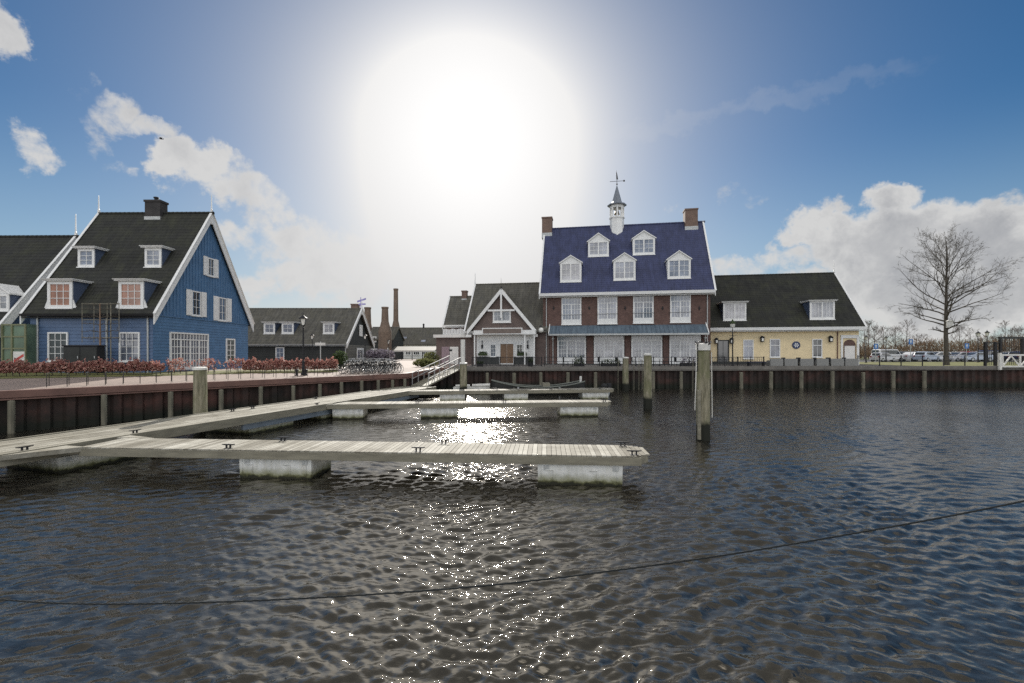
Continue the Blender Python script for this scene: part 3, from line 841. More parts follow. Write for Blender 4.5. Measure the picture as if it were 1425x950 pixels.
    def pipe(s, px, yo=-.09, z1=None, mat=None):
        x = s.fp(px, 480)[0]; z1 = z1 or s.he-.25
        m = MB(); m.tube([(x, yo, 0), (x, yo, z1)], .055, 7); m.lathe([(.06, z1-.3), (.13, z1-.05), (.13, z1)], (x, yo, 0), 8); m.build('downpipe', mat or zinc, s.root)
    def chimney(s, px0, px1, py0, brick, y=None, d=.95, cap=True, pot=0):
        y = s.yr if y is None else y
        x0 = s.fp(px0, py0, y)[0]; x1 = s.fp(px1, py0, y)[0]; z1 = s.fp((px0+px1)/2, py0, y)[1]
        zb = s.hr - max(0, d/2*s.s) - .1
        m = MB(); m.box(x0, y-d/2, zb, x1, y+d/2, z1-.16)
        m.box(x0-.06, y-d/2-.06, z1-.16, x1+.06, y+d/2+.06, z1); c = m.build('chimney', brick, s.root)
        m = MB(); m.box(x0-.03, y-d/2-.03, zb, x1+.03, y+d/2+.03, s.hr+s.th-d/2*s.s*.62); m.build('flashing', zinc, c)
        if pot:
            m = MB(); m.lathe([(.14, z1), (.14, z1+.22), (.2, z1+.24), (.2, z1+.32), (.1, z1+.36)], ((x0+x1)/2, y, 0), 9); m.build('chimney_pot', black_iron, c)
        return c

GV = random.Random(3)
def win(parent, M, u, v, w, h, cols, rows, glass, frame=None, fr=.08, mun=.032, sill=True, leaves=1, name='window', n0=0.0, transom=None, solid=None):
    """window: frame, mullions and muntins stand proud of the wall with the pane set back inside them"""
    frame = frame or white; m = MB(); d = .075
    u1, v1 = u+w, v+h
    m.box(u, v, n0, u+fr, v1, n0+d, 0, M); m.box(u1-fr, v, n0, u1, v1, n0+d, 0, M)
    m.box(u+fr, v, n0, u1-fr, v+fr, n0+d, 0, M); m.box(u+fr, v1-fr, n0, u1-fr, v1, n0+d, 0, M)
    if sill: m.box(u-.05, v-.07, n0, u1+.05, v-.002, n0+d+.07, 0, M)
    ui0, ui1, vi0, vi1 = u+fr, u1-fr, v+fr, v1-fr
    vt = vi1
    if transom:                                       # a fanlight strip above the leaves
        vt = vi1 - transom*h; m.box(ui0, vt-.04, n0+.001, ui1, vt+.04, n0+d-.004, 0, M)
    lw = (ui1-ui0)/leaves
    for k in range(leaves):
        a, b = ui0+k*lw, ui0+(k+1)*lw; st = .07 if leaves > 1 else 0
        if leaves > 1:
            m.box(a, vi0, n0+.002, a+st, vt-.041 if transom else vi1, n0+d-.012, 0, M); m.box(b-st, vi0, n0+.002, b, vt-.041 if transom else vi1, n0+d-.012, 0, M)
            m.box(a+st, vi0, n0+.002, b-st, vi0+.12, n0+d-.014, 0, M)
            if solid: m.box(a+st, vi0+.12, n0+.002, b-st, vi0+solid*h, n0+d-.03, 0, M)
        a2, b2 = a+st, b-st; vb = vi0 + (.12 if leaves > 1 else 0) + (solid*h-.12 if solid and leaves > 1 else 0); tt = vt-.041 if transom else vi1
        for c in range(1, cols):
            x = a2+(b2-a2)*c/cols; m.box(x-mun/2, vb, n0+.014, x+mun/2, tt, n0+.05, 0, M)
        for r_ in range(1, rows):
            y = vb+(tt-vb)*r_/rows; m.box(a2, y-mun/2, n0+.0145, b2, y+mun/2, n0+.046, 0, M)
        if transom:
            for c in range(1, cols+1):
                x = a+(b-a)*c/(cols if leaves == 1 else cols)
                if x < ui1-.05: m.box(x-mun/2, vt+.041, n0+.014, x+mun/2, vi1, n0+.05, 0, M)
    o = m.build(name, frame, parent)
    if glass is glass_curt: glass = GV.choice((glass_curt, glass_curt, glass_grey, glass_net))
    elif glass is glass_dark: glass = GV.choice((glass_dark, glass_dark, glass_grey))
    g = MB(); g.box(ui0, vi0, n0+.003, ui1, vi1, n0+.016, 0, M); g.build('pane', glass, o)
    return o
def shutter(o, M, u, v, w, h):
    m = MB(); m.box(u, v, .0, u+w, v+h, .045, 0, M)
    for k in range(3): m.box(u+.05, v+.06+k*(h-.08)/3, .046, u+w-.05, v+(k+1)*(h-.08)/3, .058, 0, M)
    m.build('shutter', white, o)
def dormer(H_, px0, py0, px1, py1, cols, rows, glass, kind='flat', apex=None, cheek=None, roofm=None, leaves=1, at_eave=False, fr=.1):
    """box dormer standing on the front roof slope; rectangle = its white front in the photograph"""
    p, t = H_.rp((px0+px1)/2, py1)
    sc_ = t * 1.0 / F
    w = (px1-px0)*sc_*1.0; h = (py1-py0)*sc_; x0 = p.x-w/2; yd = p.y; zb = p.z
    if at_eave: yd = max(yd, -.05)
    s = H_.s
    m = MB(); yb = yd + (h+.05)/s
    for xa, xb in ((x0, x0+.1), (x0+w-.1, x0+w)):
        m.ext([(xa, yd+.02, zb-.15), (xa, yd+.02, zb+h), (xa, yb, zb+h), (xa, yd+.1, zb-.2)], (xb-xa, 0, 0))
    m.box(x0+.1, yd+.04, zb-.15, x0+w-.1, yd+.1, zb+h)
    D = m.build('dormer', cheek or blue_cheek, H_.root)
    r = MB()
    if kind == 'flat':
        r.ext([(x0-.16, yd-.2, zb+h), (x0-.16, yb+.25, zb+h), (x0-.16, yb+.25, zb+h+.09), (x0-.16, yd-.24, zb+h+.09)], (w+.32, 0, 0))
        r.ext([(x0-.22, yd-.27, zb+h+.092), (x0-.22, yb+.3, zb+h+.092), (x0-.22, yb+.3, zb+h+.15), (x0-.22, yd-.30, zb+h+.15)], (w+.44, 0, 0))
        r.build('dormer_roof', roofm or white, D)
    else:
        ha = (py0-apex)*sc_; e = .13; ybk = yd + (h+ha)/s + .1
        for sg in (-1, 1):
            xm = x0+w/2; xe = xm+sg*(w/2+e); ze = zb+h-e*ha/(w/2)
            r.ext([(xe, yd-.14, ze), (xm, yd-.14, zb+h+ha), (xm, yd-.14, zb+h+ha+.11), (xe, yd-.14, ze+.11)][::sg], (0, ybk-yd+.14, 0))
        r.build('dormer_roof', roofm or white, D)
        g = MB(); g.ext([(x0, yd, zb+h), (x0+w, yd, zb+h), (x0+w/2, yd, zb+h+ha)], (0, .12, 0)); g.build('pediment', white, D)
    M = Matrix(((1,0,0,0),(0,0,-1,yd+.02),(0,1,0,0),(0,0,0,1)))
    win(D, M, x0+.02, zb-.02, w-.04, h, cols, rows, glass, white, fr, .035, True, leaves)
    return D, (x0, yd, zb, w, h)

def clapboards(M, u0, u1, v0, v1, bh=.2, holes=()):
    m = MB(); v = v0
    while v < v1-.01:
        a, b = v, min(v+bh, v1)
        m.add([(u0, a, .002), (u1, a, .002), (u1, a, .035), (u0, a, .035), (u0, b, .002), (u1, b, .002), (u1, b, .012), (u0, b, .012)],
              [(0,1,2,3)[::-1], (3,2,6,7), (4,7,6,5), (0,3,7,4), (1,5,6,2)], 0, M)
        v += bh
    return m

# ---- blue house
bc = gp(213, 518.4)
rb = R(-.9); Lb = 8.55
o = bc - Vector((math.cos(rb), math.sin(rb), 0))*Lb
BH = House('house', 'bright blue clapboard house with steep black tiled roof and white trim', o, rb, Lb, 11.0, 4.3, 12.45, blue_wall, tile_black, .3, .3)
clapboards(BH.FR, .0, Lb, .0, 4.0, .24).build('front_cladding', blue_wall, BH.root)
clapboards(BH.GR, -.0, 11.0, .0, 3.95, .22).build('gable_cladding', blue_gable, BH.root)
m = MB(); W2 = 5.5
m.ext([(-.02, 4.0, .003), (11.02, 4.0, .003), (11.02, 4.3, .003), (W2, 12.3, .003), (-.02, 4.3, .003)], (0, 0, .045), 0, BH.GR)
u = .15
while u < 11:
    zt = 4.3 + (min(u, 11-u))*BH.s - .3
    if zt > 4.4: m.box(u-.03, 4.02, .049, u+.03, zt, .085, 0, BH.GR)
    u += .33
m.box(-.03, 3.93, .003, 11.03, 4.0, .1, 0, BH.GR)
m.build('gable_boarding', blue_gable, BH.root)
BH.barge((0, 1), .42); BH.eave(black_iron, .14, .14)
for px in (54, 150, 207): BH.pipe(px)
BH.chimney(207, 228, 280, brick_dark, None, .8, True, 1)
for r_ in ((68, 462, 96, 503), (167, 462, 195.5, 503)):
    u, v, w, h = BH.frect(*r_); win(BH.root, BH.FR, u, v, w, h, 3, 4, glass_dark, n0=.03, fr=.1)
u, v, w, h = BH.grect(235, 463, 289, 520); win(BH.root, BH.GR, u, .08, w, v+h-.08, 3, 4, glass_dark, n0=.03, fr=.11, leaves=4, transom=.15, sill=False, name='french_window', mun=.05)
u, v, w, h = BH.grect(313.5, 471, 326, 503); win(BH.root, BH.GR, u, v, w, h, 2, 4, glass_dark, n0=.03, fr=.12, mun=.05)
for r_ in ((257.5, 404.5, 285.5, 440), (295.5, 413.5, 320.5, 447)):
    u, v, w, h = BH.grect(*r_); o = win(BH.root, BH.GR, u+w*.26, v+.05, w*.46, h-.08, 2, 3, glass_dark, n0=.05, fr=.09)
    Mx = BH.GR @ Matrix.Translation((0, 0, .086)); shutter(o, Mx, u, v+.02, w*.25, h-.02); shutter(o, Mx, u+w*.75, v+.02, w*.25, h-.02)
u, v, w, h = BH.grect(281.5, 358.5, 302, 385); o = win(BH.root, BH.GR, u+w*.28, v+.05, w*.44, h-.08, 2, 2, glass_dark, n0=.05, fr=.09)
shutter(o, Mx, u, v+.02, w*.26, h-.02); shutter(o, Mx, u+w*.74, v+.02, w*.26, h-.02)
for r_ in ((66, 391, 102, 428), (165, 391, 201, 428)):
    D, (x0, yd, zb, w, h) = dormer(BH, *r_, 3, 3, glass_warm, fr=.2)
    for sg, xx in ((-1, x0), (1, x0+w)):
        m = MB(); m.ext([(xx, yd-.02, zb+.55), (xx+sg*.28, yd-.02, zb-.18), (xx+sg*.34, yd-.02, zb-.34), (xx, yd-.02, zb-.34)][::sg], (0, .07, 0)); m.build('bracket', white, D)
    m = MB(); m.box(x0-.05, yd-.1, zb-.36, x0+w+.05, yd-.03, zb-.1); m.build('apron', white, D)
for r_ in ((108.5, 346, 132.5, 371), (201.5, 345, 225.5, 371)):
    dormer(BH, *r_, 2, 3, glass_curt, fr=.17)

# ---- dark house at the left edge, and the green glass link between it and the blue house
ro = Vector((-34.75, 31.0, 0)); Ll = 24
o = ro - Vector((math.cos(rb), math.sin(rb), 0))*Ll
LH = House('house', 'black roofed house at the left edge beside the blue house, with wide white bargeboard', o, rb, Ll, 10.4, 3.2, 10.35, blue_wall, tile_black, .3, .3)
LH.barge((1,), .55, None, 1.3); LH.eave(black_iron, .14, .14)
dormer(LH, -22, 408, 14, 432, 3, 2, glass_curt, kind='gable', apex=396, fr=.18)
gl0 = dp(9, 30.9); gl1 = dp(37, 30.9)
gr = thing('glass_link', 'green tinted glass link with red striped poster between two dark roofed houses', 'glass porch', (gl0.x-.3, 30.9, GZ), 0)
gw = gl1.x-gl0.x+.3
m = MB(); m.box(0, 0, 0, gw, 3.0, 3.3); m.build('glazing', glass_green, gr)
m = MB()
for fx in (0, .42, 1): m.box(fx*(gw-.1)-.01, -.06, 0, fx*(gw-.1)+.1, -.001, 3.3)
for zz in (.0, 1.6, 2.4, 3.2): m.box(.1, -.05, zz, gw-.1, -.002, zz+.1)
m.build('mullion', pm('olive_frame', (.16, .17, .09), .5), gr)
m = MB(); m.box(gw*.5, -.075, .55, gw*.96, -.061, 1.45); ps = m.build('poster', offwhite, gr)
m = MB(); m.ext([(gw*.53, -.08, .72), (gw*.93, -.08, 1.12), (gw*.93, -.08, 1.3), (gw*.53, -.08, .9)], (0, .004, 0)); m.build('red_stripe', pm('red_poster_ink', (.5, .06, .05), .5), ps)

# ---- long black timber house
kc = dp(480, 60.0)
Lk = 16.5; rk = R(0)
o = kc - Vector((math.cos(rk), math.sin(rk), 0))*Lk
KH = House('house', 'long low black timber house with three small white dormers behind the red hedge', o, rk, Lk, 11.2, 2.6, 7.45, black_board, tile_grey, .35, .35)
clapboards(KH.FR, 0, Lk, 0, 2.35, .22).build('front_cladding', black_board, KH.root)
clapboards(KH.GR, 0, 11.2, 0, 2.4, .22).build('gable_cladding', grey_board, KH.root)
KH.barge((1,), .45, None, .9); KH.eave(zinc, .14, .14); KH.pipe(481)
u, v, w, h = KH.frect(384, 483, 396, 505); win(KH.root, KH.FR, u, v, w, h, 2, 3, glass_curt, fr=.12, n0=.04)
for r_ in ((367, 449, 383, 464), (392, 449, 409, 464), (449.5, 449, 465.5, 464)): dormer(KH, *r_, 2, 2, glass_curt, fr=.22)
u, v, w, h = KH.grect(496, 484, 505, 507); win(KH.root, KH.GR, u, v, w, h, 2, 3, glass_dark, fr=.3, n0=.04)
u, v, w, h = KH.grect(499.5, 452, 503.5, 467); win(KH.root, KH.GR, u, v, w, h, 1, 1, white, fr=.2, n0=.04)
KH.chimney(490, 499, 423, brick_ch, 8.4, 1.1)
# vane on the gable tip
m = MB(); m.tube([(0,0,0), (0,0,1.5)], .05, 6); m.ext([(-.5, -.02, .75), (.75, -.02, 1.15), (.75, -.02, 1.4), (-.5, -.02, 1.0)], (0, .05, 0)); m.ext([(-.3, -.02, .35), (.7, -.02, .42), (.7, -.02, .62), (-.3, -.02, .6)], (0, .05, 0))
p = dp(502, 66, 9.9)
tag(m.build('pennant', pm('violet_blue_cloth', (.30, .27, .55), .7), None, p), 'violet and white pennant flying above the black timber house gable', 'flag')

# ---- brown brick house with the white porch
rf = R(-10); dvec = Vector((math.cos(rf), math.sin(rf), 0))
o = dp(651, 54.2)
PH = House('house', 'brown house with white triangular gable trim over a white porch with double door', o, rf, 9.6, 9.4, 4.1, 9.9, brick_brown, tile_grey, .35, .3)
PH.barge((0,), .3, None, 1.0); PH.eave(white, .18, .14, None, 2.0)
# cross gable towards the water
u0 = PH.fp(654.5, 470, -.5)[0]; u1 = PH.fp(743, 470, -.5)[0]; um = (u0+u1)/2; zg = PH.fp(697, 404, -.5)[1]; ze = 4.05
m = MB(); m.ext([(u0+.3, -.5, 0), (u1-.3, -.5, 0), (u1-.3, -.5, ze), (um, -.5, zg-.25), (u0+.3, -.5, ze)], (0, .49, 0)); m.build('gable_wall', brick_brown, PH.root)
m = MB(); sg_ = (zg-ze)/(um-u0)
for s_ in (-1, 1):
    xe = um+s_*(um-u0+.25); zee = ze-.25*sg_
    m.ext([(xe, -.8, zee), (um, -.8, zg), (um, -.8, zg+.16), (xe, -.8, zee+.16)][::s_], (0, 6.0, 0))
m.build('gable_roof', tile_grey, PH.root)
m = MB(); bw = .52
for s_ in (-1, 1):
    xe = um+s_*(um-u0+.3); zee = ze-.3*sg_
    m.ext([(xe, -.9, zee-bw+.2), (um, -.9, zg-bw+.2), (um, -.9, zg+.24), (xe, -.9, zee+.24)][::s_], (0, .09, 0))
    m.box(xe-.5 if s_ > 0 else xe-.15, -.92, zee-.55, xe+.15 if s_ > 0 else xe+.5, -.5, zee-.25)
hz_ = zg-2.3; hw = (zg-hz_)/sg_-.35
m.box(um-hw, -.885, hz_-.12, um+hw, -.83, hz_+.08); m.box(um-.1, -.895, hz_-.9, um+.1, -.82, zg-.3)
m.build('bargeboard', white, PH.root)
m = MB(); m.lathe([(.06, zg), (.08, zg+.3), (.03, zg+.5), (.006, zg+1.4)], (um, -.86, 0), 7); m.build('finial', black_iron, PH.root)
Mg = Matrix(((1,0,0,0),(0,0,-1,-.5),(0,1,0,0),(0,0,0,1)))
u, v, w, h = PH.frect(686, 432, 711, 448.5, -.5); win(PH.root, Mg, u, v, w, h, 2, 2, glass_curt, leaves=2, fr=.1)
# porch: recessed white boarded front
pu0 = PH.fp(661, 480, -.9)[0]; pu1 = PH.fp(745, 480, -.9)[0]
m = MB(); m.box(pu0+.1, -.56, .9, pu1-.1, -.505, 3.4)
for k in range(1, 12): m.box(pu0+.1, -.572, .9+k*.21, pu1-.1, -.562, .9+k*.21+.02)
m.build('porch_boarding', white, PH.root)
m = MB(); m.box(pu0+.1, -.60, .0, pu1-.1, -.508, .9); m.build('plinth', dark_plinth, PH.root)
m = MB(); m.box(pu0-.1, -1.5, 3.4, pu1+.1, -.5, 3.62); m.box(pu0-.02, -1.45, 3.62, pu1+.02, -.5, 3.9)
for xx in (pu0, pu1-1.2, pu1-.14): m.box(xx, -1.4, .0, xx+.14, -1.26, 3.4)
m.build('porch_canopy', white, PH.root)
u, v, w, h = PH.frect(671, 456, 727, 465, -1.55)
m = MB(); m.box(u, -1.62, v, u+w, -1.51, v+h); so = m.build('sign_board', white, PH.root)
m = MB(); m.box(u+.12, -1.64, v+.1, u+w-.12, -1.621, v+h-.1); m.build('sign_panel', pm('taupe_sign', (.17, .135, .115), .6, .2), so)
Mp = Matrix(((1,0,0,0),(0,0,-1,-.575),(0,1,0,0),(0,0,0,1)))
u, v, w, h = PH.frect(695, 477, 716, 508, -.6)
d_ = win(PH.root, Mp, u, .02, w, v+h, 2, 1, glass_dark, frame=white, fr=.12, sill=False, name='door_frame')
m = MB()
for k in (0, 1):
    xa = u+.14+k*(w-.28)/2; m.box(xa+.01, .14, .02, xa+(w-.28)/2-.01, v+h-.14, .06, 0, Mp); m.box(xa+.2, .3, .061, xa+(w-.28)/2-.2, 1.0, .07, 0, Mp)
dl = m.build('door_leaf', wood_door, d_)
for r_ in ((682.5, 479, 690, 496), (719, 479, 727, 496)):
    u, v, w, h = PH.frect(*r_, -.6); win(PH.root, Mp, u, v, w, h, 2, 3, glass_dark, fr=.06)
for px in (671, 734.5):
    u, v = PH.fp(px, 482, -.6); m = MB(); m.box(u-.09, -.72, v-.22, u+.09, -.575, v+.2); m.box(u-.03, -.68, v+.2, u+.03, -.6, v+.7); m.build('wall_lantern', black_iron, PH.root)
for a, b in ((666, 678), (720, 733)):
    u, v = PH.fp(a, 495, -.7)[0], 1.05; u2 = PH.fp(b, 495, -.7)[0]; m = MB(); m.box(u, -.95, v, u2, -.61, v+.24)
    for k in range(26): m.ell((u+rnd.random()*(u2-u), -.78+rnd.uniform(-.1, .1), v+.28+rnd.random()*.12), .07, .07, .06, 5, 4)
    m.build('window_box', green_leaf, PH.root)

# ---- little tiled house and the flat roofed garage on its left
o = dp(619.5, 58.5)
SH = House('house', 'small grey tiled house with one chimney behind the flat roofed garage', o, rf, 6.5, 5.2, 5.0, 8.6, brick_brown, tile_grey, .25, .2)
SH.barge((0,), .3, None, 0); SH.eave(white, .2, .12); SH.chimney(643.5, 650, 404.5, brick_ch, None, .7)
o = dp(607, 55.0)
gar = thing('garage', 'flat roofed brown brick garage with pale double doors beside the gangway', 'garage', o, rf)
gL = 4.5
m = MB(); m.box(0, 0, -.2, gL, 5.0, 3.15); m.build('wall', brick_brown, gar)
m = MB(); m.box(-.25, -.3, 3.15, gL-.1, 5.2, 3.5); m.build('roof', cream, gar)
m = MB()
for k in range(18):
    m.box(.9+k*.19, -.5+.3, 3.55, .9+k*.19+.15, -.5+.34, 4.15 + .05*math.sin(k*1.3))
m.box(.85, -.155, 3.505, 4.4, -.1, 3.6); m.build('white_parapet', white, gar)
gi = (Matrix.Translation(o) @ Matrix.Rotation(rf, 4, 'Z')).inverted()
def gu(px):
    a = gi @ CAM; b = gi @ Vector(((px-CX)/F, 1, H)); d = b-a; return (a + d*(-a.y/d.y)).x
for a, b in ((614.8, 625.6), (626.2, 638)):
    m = MB(); x0, x1 = gu(a), gu(b); m.box(x0, -.08, .02, x1, -.003, 2.05)
    nn = 6
    for k in range(nn): m.box(x0+.03+k*(x1-x0-.06)/nn, -.1, .05, x0+.03+(k+.86)*(x1-x0-.06)/nn, -.081, 2.0)
    d_ = m.build('door', wine_door if a < 620 else cream, gar)
m = MB(); m.box(gu(625.5), -.14, 1.55, gu(629.5), -.101, 1.75); m.build('door_plate', black_iron, gar)

# ---- brick house with blue roof
ro = dp(988.5, 49.6); Lh = 18.1
o = ro - dvec*Lh
HH = House('house', 'tall red brick house with violet blue tiled roof, five gabled dormers and a bell turret', o, rf, Lh, 10.4, 8.6, 16.75, brick_red, tile_blue, .5, .35, course=.3)
HH.barge((0, 1), .3, None, 0); HH.eave(white, .32, .22)
for r_ in ((818.5, 335.5, 847, 356.5, 325), (881, 331.5, 911, 354, 321.5), (779.5, 365.5, 809, 392, 356), (854, 362.5, 884, 389.5, 352.5), (929.5, 360.5, 960.5, 387, 349.5)):
    dormer(HH, *r_[:4], 2, 3, glass_curt, kind='gable', apex=r_[4], cheek=white, roofm=white, leaves=2, fr=.14)
for i, r_ in enumerate(((781.5, 414, 809, 451.5), (831.5, 412, 859, 450.5), (881, 410.5, 909.5, 449.5), (932.5, 409, 961, 448.5))):
    u, v, w, h = HH.frect(*r_); o = win(HH.root, HH.FR, u, v, w, h, 3, 3, glass_curt, leaves=2, transom=.22, fr=.1, name='french_window', sill=True, solid=.16, mun=.045)
    m = MB(); zz = v+h*.36
    m.tube([(u-.12, -.2, zz), (u+w+.12, -.2, zz)], .022, 5)
    for xx in (u-.1, u+w+.1): m.tube([(xx, -.2, zz), (xx, 0, zz)], .018, 5)
    m.build('safety_rail', black_iron, o)
    m = MB(); m.box(u+w/2-.12, -.07, v+h+.02, u+w/2+.12, -.002, v+h+.36); m.build('keystone', offwhite, HH.root)
aw0, awz = HH.fp(764, 465, -1.35); aw1 = HH.fp(986, 463, -1.35)[0]; zt = HH.fp(880, 452, 0)[1]; zb_ = HH.fp(880, 464, -1.35)[1]
for i, r_ in enumerate(((775.5, 467, 815.5, 507), (826.5, 466, 868.5, 507), (878.5, 465, 921.5, 507), (931.5, 464.5, 975, 507))):
    u, v, w, h = HH.frect(*r_); win(HH.root, HH.FR, u, .12, w, min(v+h, zb_-.12)-.12, 3, 4, glass_curt, leaves=3, transom=.15, fr=.11, name='french_window', sill=False, solid=.2, mun=.045)
m = MB(); m.ext([(aw0, -1.35, zb_), (aw0, .0, zt), (aw0, .0, zt-.09), (aw0, -1.35, zb_-.09)][::-1], (aw1-aw0, 0, 0))
x = aw0+.25
while x < aw1: m.ext([(x, -1.35, zb_+.001), (x, -.01, zt+.001), (x, -.01, zt+.035), (x, -1.35, zb_+.035)][::-1], (.035, 0, 0)); x += .45
m.build('canopy', tile_slate, HH.root)
m = MB(); m.box(aw0-.06, -1.46, zb_-.16, aw1+.06, -1.351, zb_+.02)
m.build('canopy_gutter', zinc, HH.root)
for s_, xx in ((0, aw0-.08), (1, aw1)):
    m = MB(); m.ext([(xx, -1.35, zb_-.1), (xx, -.001, zt-.1), (xx, -.001, zt+.22), (xx, -1.35, zb_+.12)][::-1], (.08, 0, 0)); m.build('canopy_end_board', white, HH.root)
for a, b in ((765, 774), (817, 825), (870, 877), (923, 930), (977, 985)):
    x0, x1 = HH.fp(a, 480)[0], HH.fp(b, 480)[0]; m = MB(); m.box(x0, -.16, 0, x1, -.001, zb_-.1); m.build('brick_pier', brick_red, HH.root)
m = MB(); m.box(0.02, -.19, -.1, Lh-.02, -.17, .12); m.build('plinth', dark_plinth, HH.root)
for px in (760.5, 984): HH.pipe(px, -.13, 8.2)
for px, z0 in ((769.5, 3.0), (981.5, 3.0)):
    x = HH.fp(px, 480, -.3)[0]; m = MB(); m.tube([(x, -.3, 0), (x, -.3, zb_-.2)], .05, 7); m.lathe([(.06, zb_-.7), (.15, zb_-.5), (.15, zb_-.4)], (x, -.3, 0), 8); m.build('downpipe', zinc, HH.root)
for px in (770.5, 820, 870, 922, 973):
    u, v = HH.fp(px, 428.5); m = MB(); m.box(u-.05, -.06, v-.2, u+.05, -.002, v+.2); m.box(u-.12, -.05, v-.04, u+.12, -.003, v+.04); m.build('wall_anchor', black_iron, HH.root)
HH.chimney(755, 768.5, 303.5, brick_ch, None, 1.3); HH.chimney(952, 969.5, 292, brick_ch, None, 1.3)
# bell turret on the ridge
cu = HH.fp(858.5, 300, HH.yr)[0]; zr = HH.hr+HH.th
k_ = (HH.fp(869, 300, HH.yr)[0]-HH.fp(848, 300, HH.yr)[0])/2
zA = HH.fp(858, 303, HH.yr)[1]; zB = HH.fp(858, 286.5, HH.yr)[1]; zC = HH.fp(858, 259, HH.yr)[1]; zD = HH.fp(858, 242, HH.yr)[1]; zV = HH.fp(858, 252, HH.yr)[1]
m = MB(); c = (cu, HH.yr, 0)
m.lathe([(k_*.95, zr-1.4), (k_*.95, zA-.15), (k_*1.06, zA-.12), (k_*1.06, zA), (k_*.4, zA)], c, 8)
tur = m.build('bell_turret', white, HH.root)
m = MB()
for k in range(8):
    a = 2*math.pi*(k)/8; m.tube([(cu+k_*.86*math.cos(a), HH.yr+k_*.86*math.sin(a), zA), (cu+k_*.86*math.cos(a), HH.yr+k_*.86*math.sin(a), zB)], .11, 6)
    a2 = 2*math.pi*(k+.5)/8; T = Matrix.Translation((cu+k_*.8*math.cos(a2), HH.yr+k_*.8*math.sin(a2), 0)) @ Matrix.Rotation(a2+math.pi/2, 4, 'Z')
    m.box(-.33, -.05, zB-.3, .33, .05, zB, 0, T)
m.build('belfry_column', white, tur)
m = MB(); zm = (zA+zB)/2
m.lathe([(.36, zm-.32), (.30, zm-.2), (.22, zm+.1), (.12, zm+.25), (.03, zm+.3)], c, 12); m.tube([(cu, HH.yr, zm+.28), (cu, HH.yr, zB)], .03, 5); m.build('bell', pm('bronze', (.12, .09, .05), .4, metal=.7), tur)
m = MB(); m.lathe([(k_*1.28, zB), (k_*1.3, zB+.1), (k_*.75, zB+.3), (k_*.62, zB+.55), (.06, zC), (.03, zC+.1)], c, 8); m.build('spire', pm('lead_grey', (.16, .18, .21), .5, .1), tur)
m = MB(); m.tube([(cu, HH.yr, zC), (cu, HH.yr, zD)], .03, 5); m.box(cu-.85, HH.yr-.02, zV-.02, cu+.85, HH.yr+.02, zV+.02); m.box(cu+.75, HH.yr-.03, zV-.1, cu+.95, HH.yr+.03, zV+.1); m.ell((cu, HH.yr, zC+.25), .1, .1, .1)
m.ext([(cu-.08, HH.yr-.02, zV+.25), (cu+.14, HH.yr-.02, zV+.2), (cu+.05, HH.yr-.02, zD-.1), (cu-.1, HH.yr-.02, zD+.5)], (0, .04, 0))
m.build('weather_vane', black_iron, tur)

# ---- yellow house
o = dp(989, 53.0); Ly = 15.3
ry = R(-10)
YH = House('house', 'low pale yellow house with large dark tiled roof and round blue emblem', o, ry, Ly, 12.4, 4.5, 10.95, yellow_wall, tile_black, .55, .4)
YH.barge((1,), .3, None, 1.1); YH.eave(white, .34, .2)
for r_ in ((1007, 421, 1037.5, 445.5), (1128, 419, 1160, 444)):
    dormer(YH, *r_, 3, 1, glass_curt, leaves=2, fr=.12)
for i, r_ in enumerate(((1034, 472.5, 1048.5, 499), (1071, 471.5, 1085.5, 497), (1130, 471.5, 1144, 497))):
    u, v, w, h = YH.frect(*r_); win(YH.root, YH.FR, u, v, w, h, 2, 1, glass_curt if i < 2 else glass_dark, transom=.3, fr=.1, name='window')
u, v, w, h = YH.frect(998, 473, 1014.5, 508); d_ = win(YH.root, YH.FR, u, .02, w, v+h, 2, 1, glass_dark, frame=dark_plinth, fr=.12, sill=False, name='door_frame')
for px in (996.5, 1017.5, 1060, 1155):
    u, v = YH.fp(px, 474.5 if px < 1050 else 472); m = MB(); m.box(u-.17, -.32, v-.28, u+.17, -.06, v+.2); m.ext([(u-.24, -.38, v+.2), (u+.24, -.38, v+.2), (u, -.19, v+.42)], (0, .33, 0)); m.box(u-.04, -.2, v+.3, u+.04, -.002, v+.36)
    ln = m.build('wall_lantern', black_iron, YH.root); m = MB(); m.box(u-.1, -.335, v-.2, u+.1, -.321, v+.12); m.build('lantern_glass', lamp_glass, ln)
YH.pipe(1165, -.1, 4.1, coping_rust)
u, v = YH.fp(1107.8, 480)
m = MB(); m.lathe([(.42, 0), (.42, .06), (.36, .07)], (0, 0, 0), 20, 0, YH.FR @ Matrix.Translation((u, v, .0))); em = m.build('round_emblem', pm('emblem_navy', (.03, .05, .12), .5), YH.root)
m = MB(); Me = YH.FR @ Matrix.Translation((u, v, .072))
for k in range(6):
    a = k*math.pi/3; m.box(.09, -.05, 0, .26, .05, .012, 0, Me @ Matrix.Rotation(a, 4, 'Z'))
m.lathe([(.055, 0), (.05, .014)], (0,0,0), 10, 0, Me)
m.build('emblem_star', white, em)
m = MB(); m.box(0.01, -.05, -.1, Ly-2.2, -.001, .35); m.build('plinth', dark_plinth, YH.root)
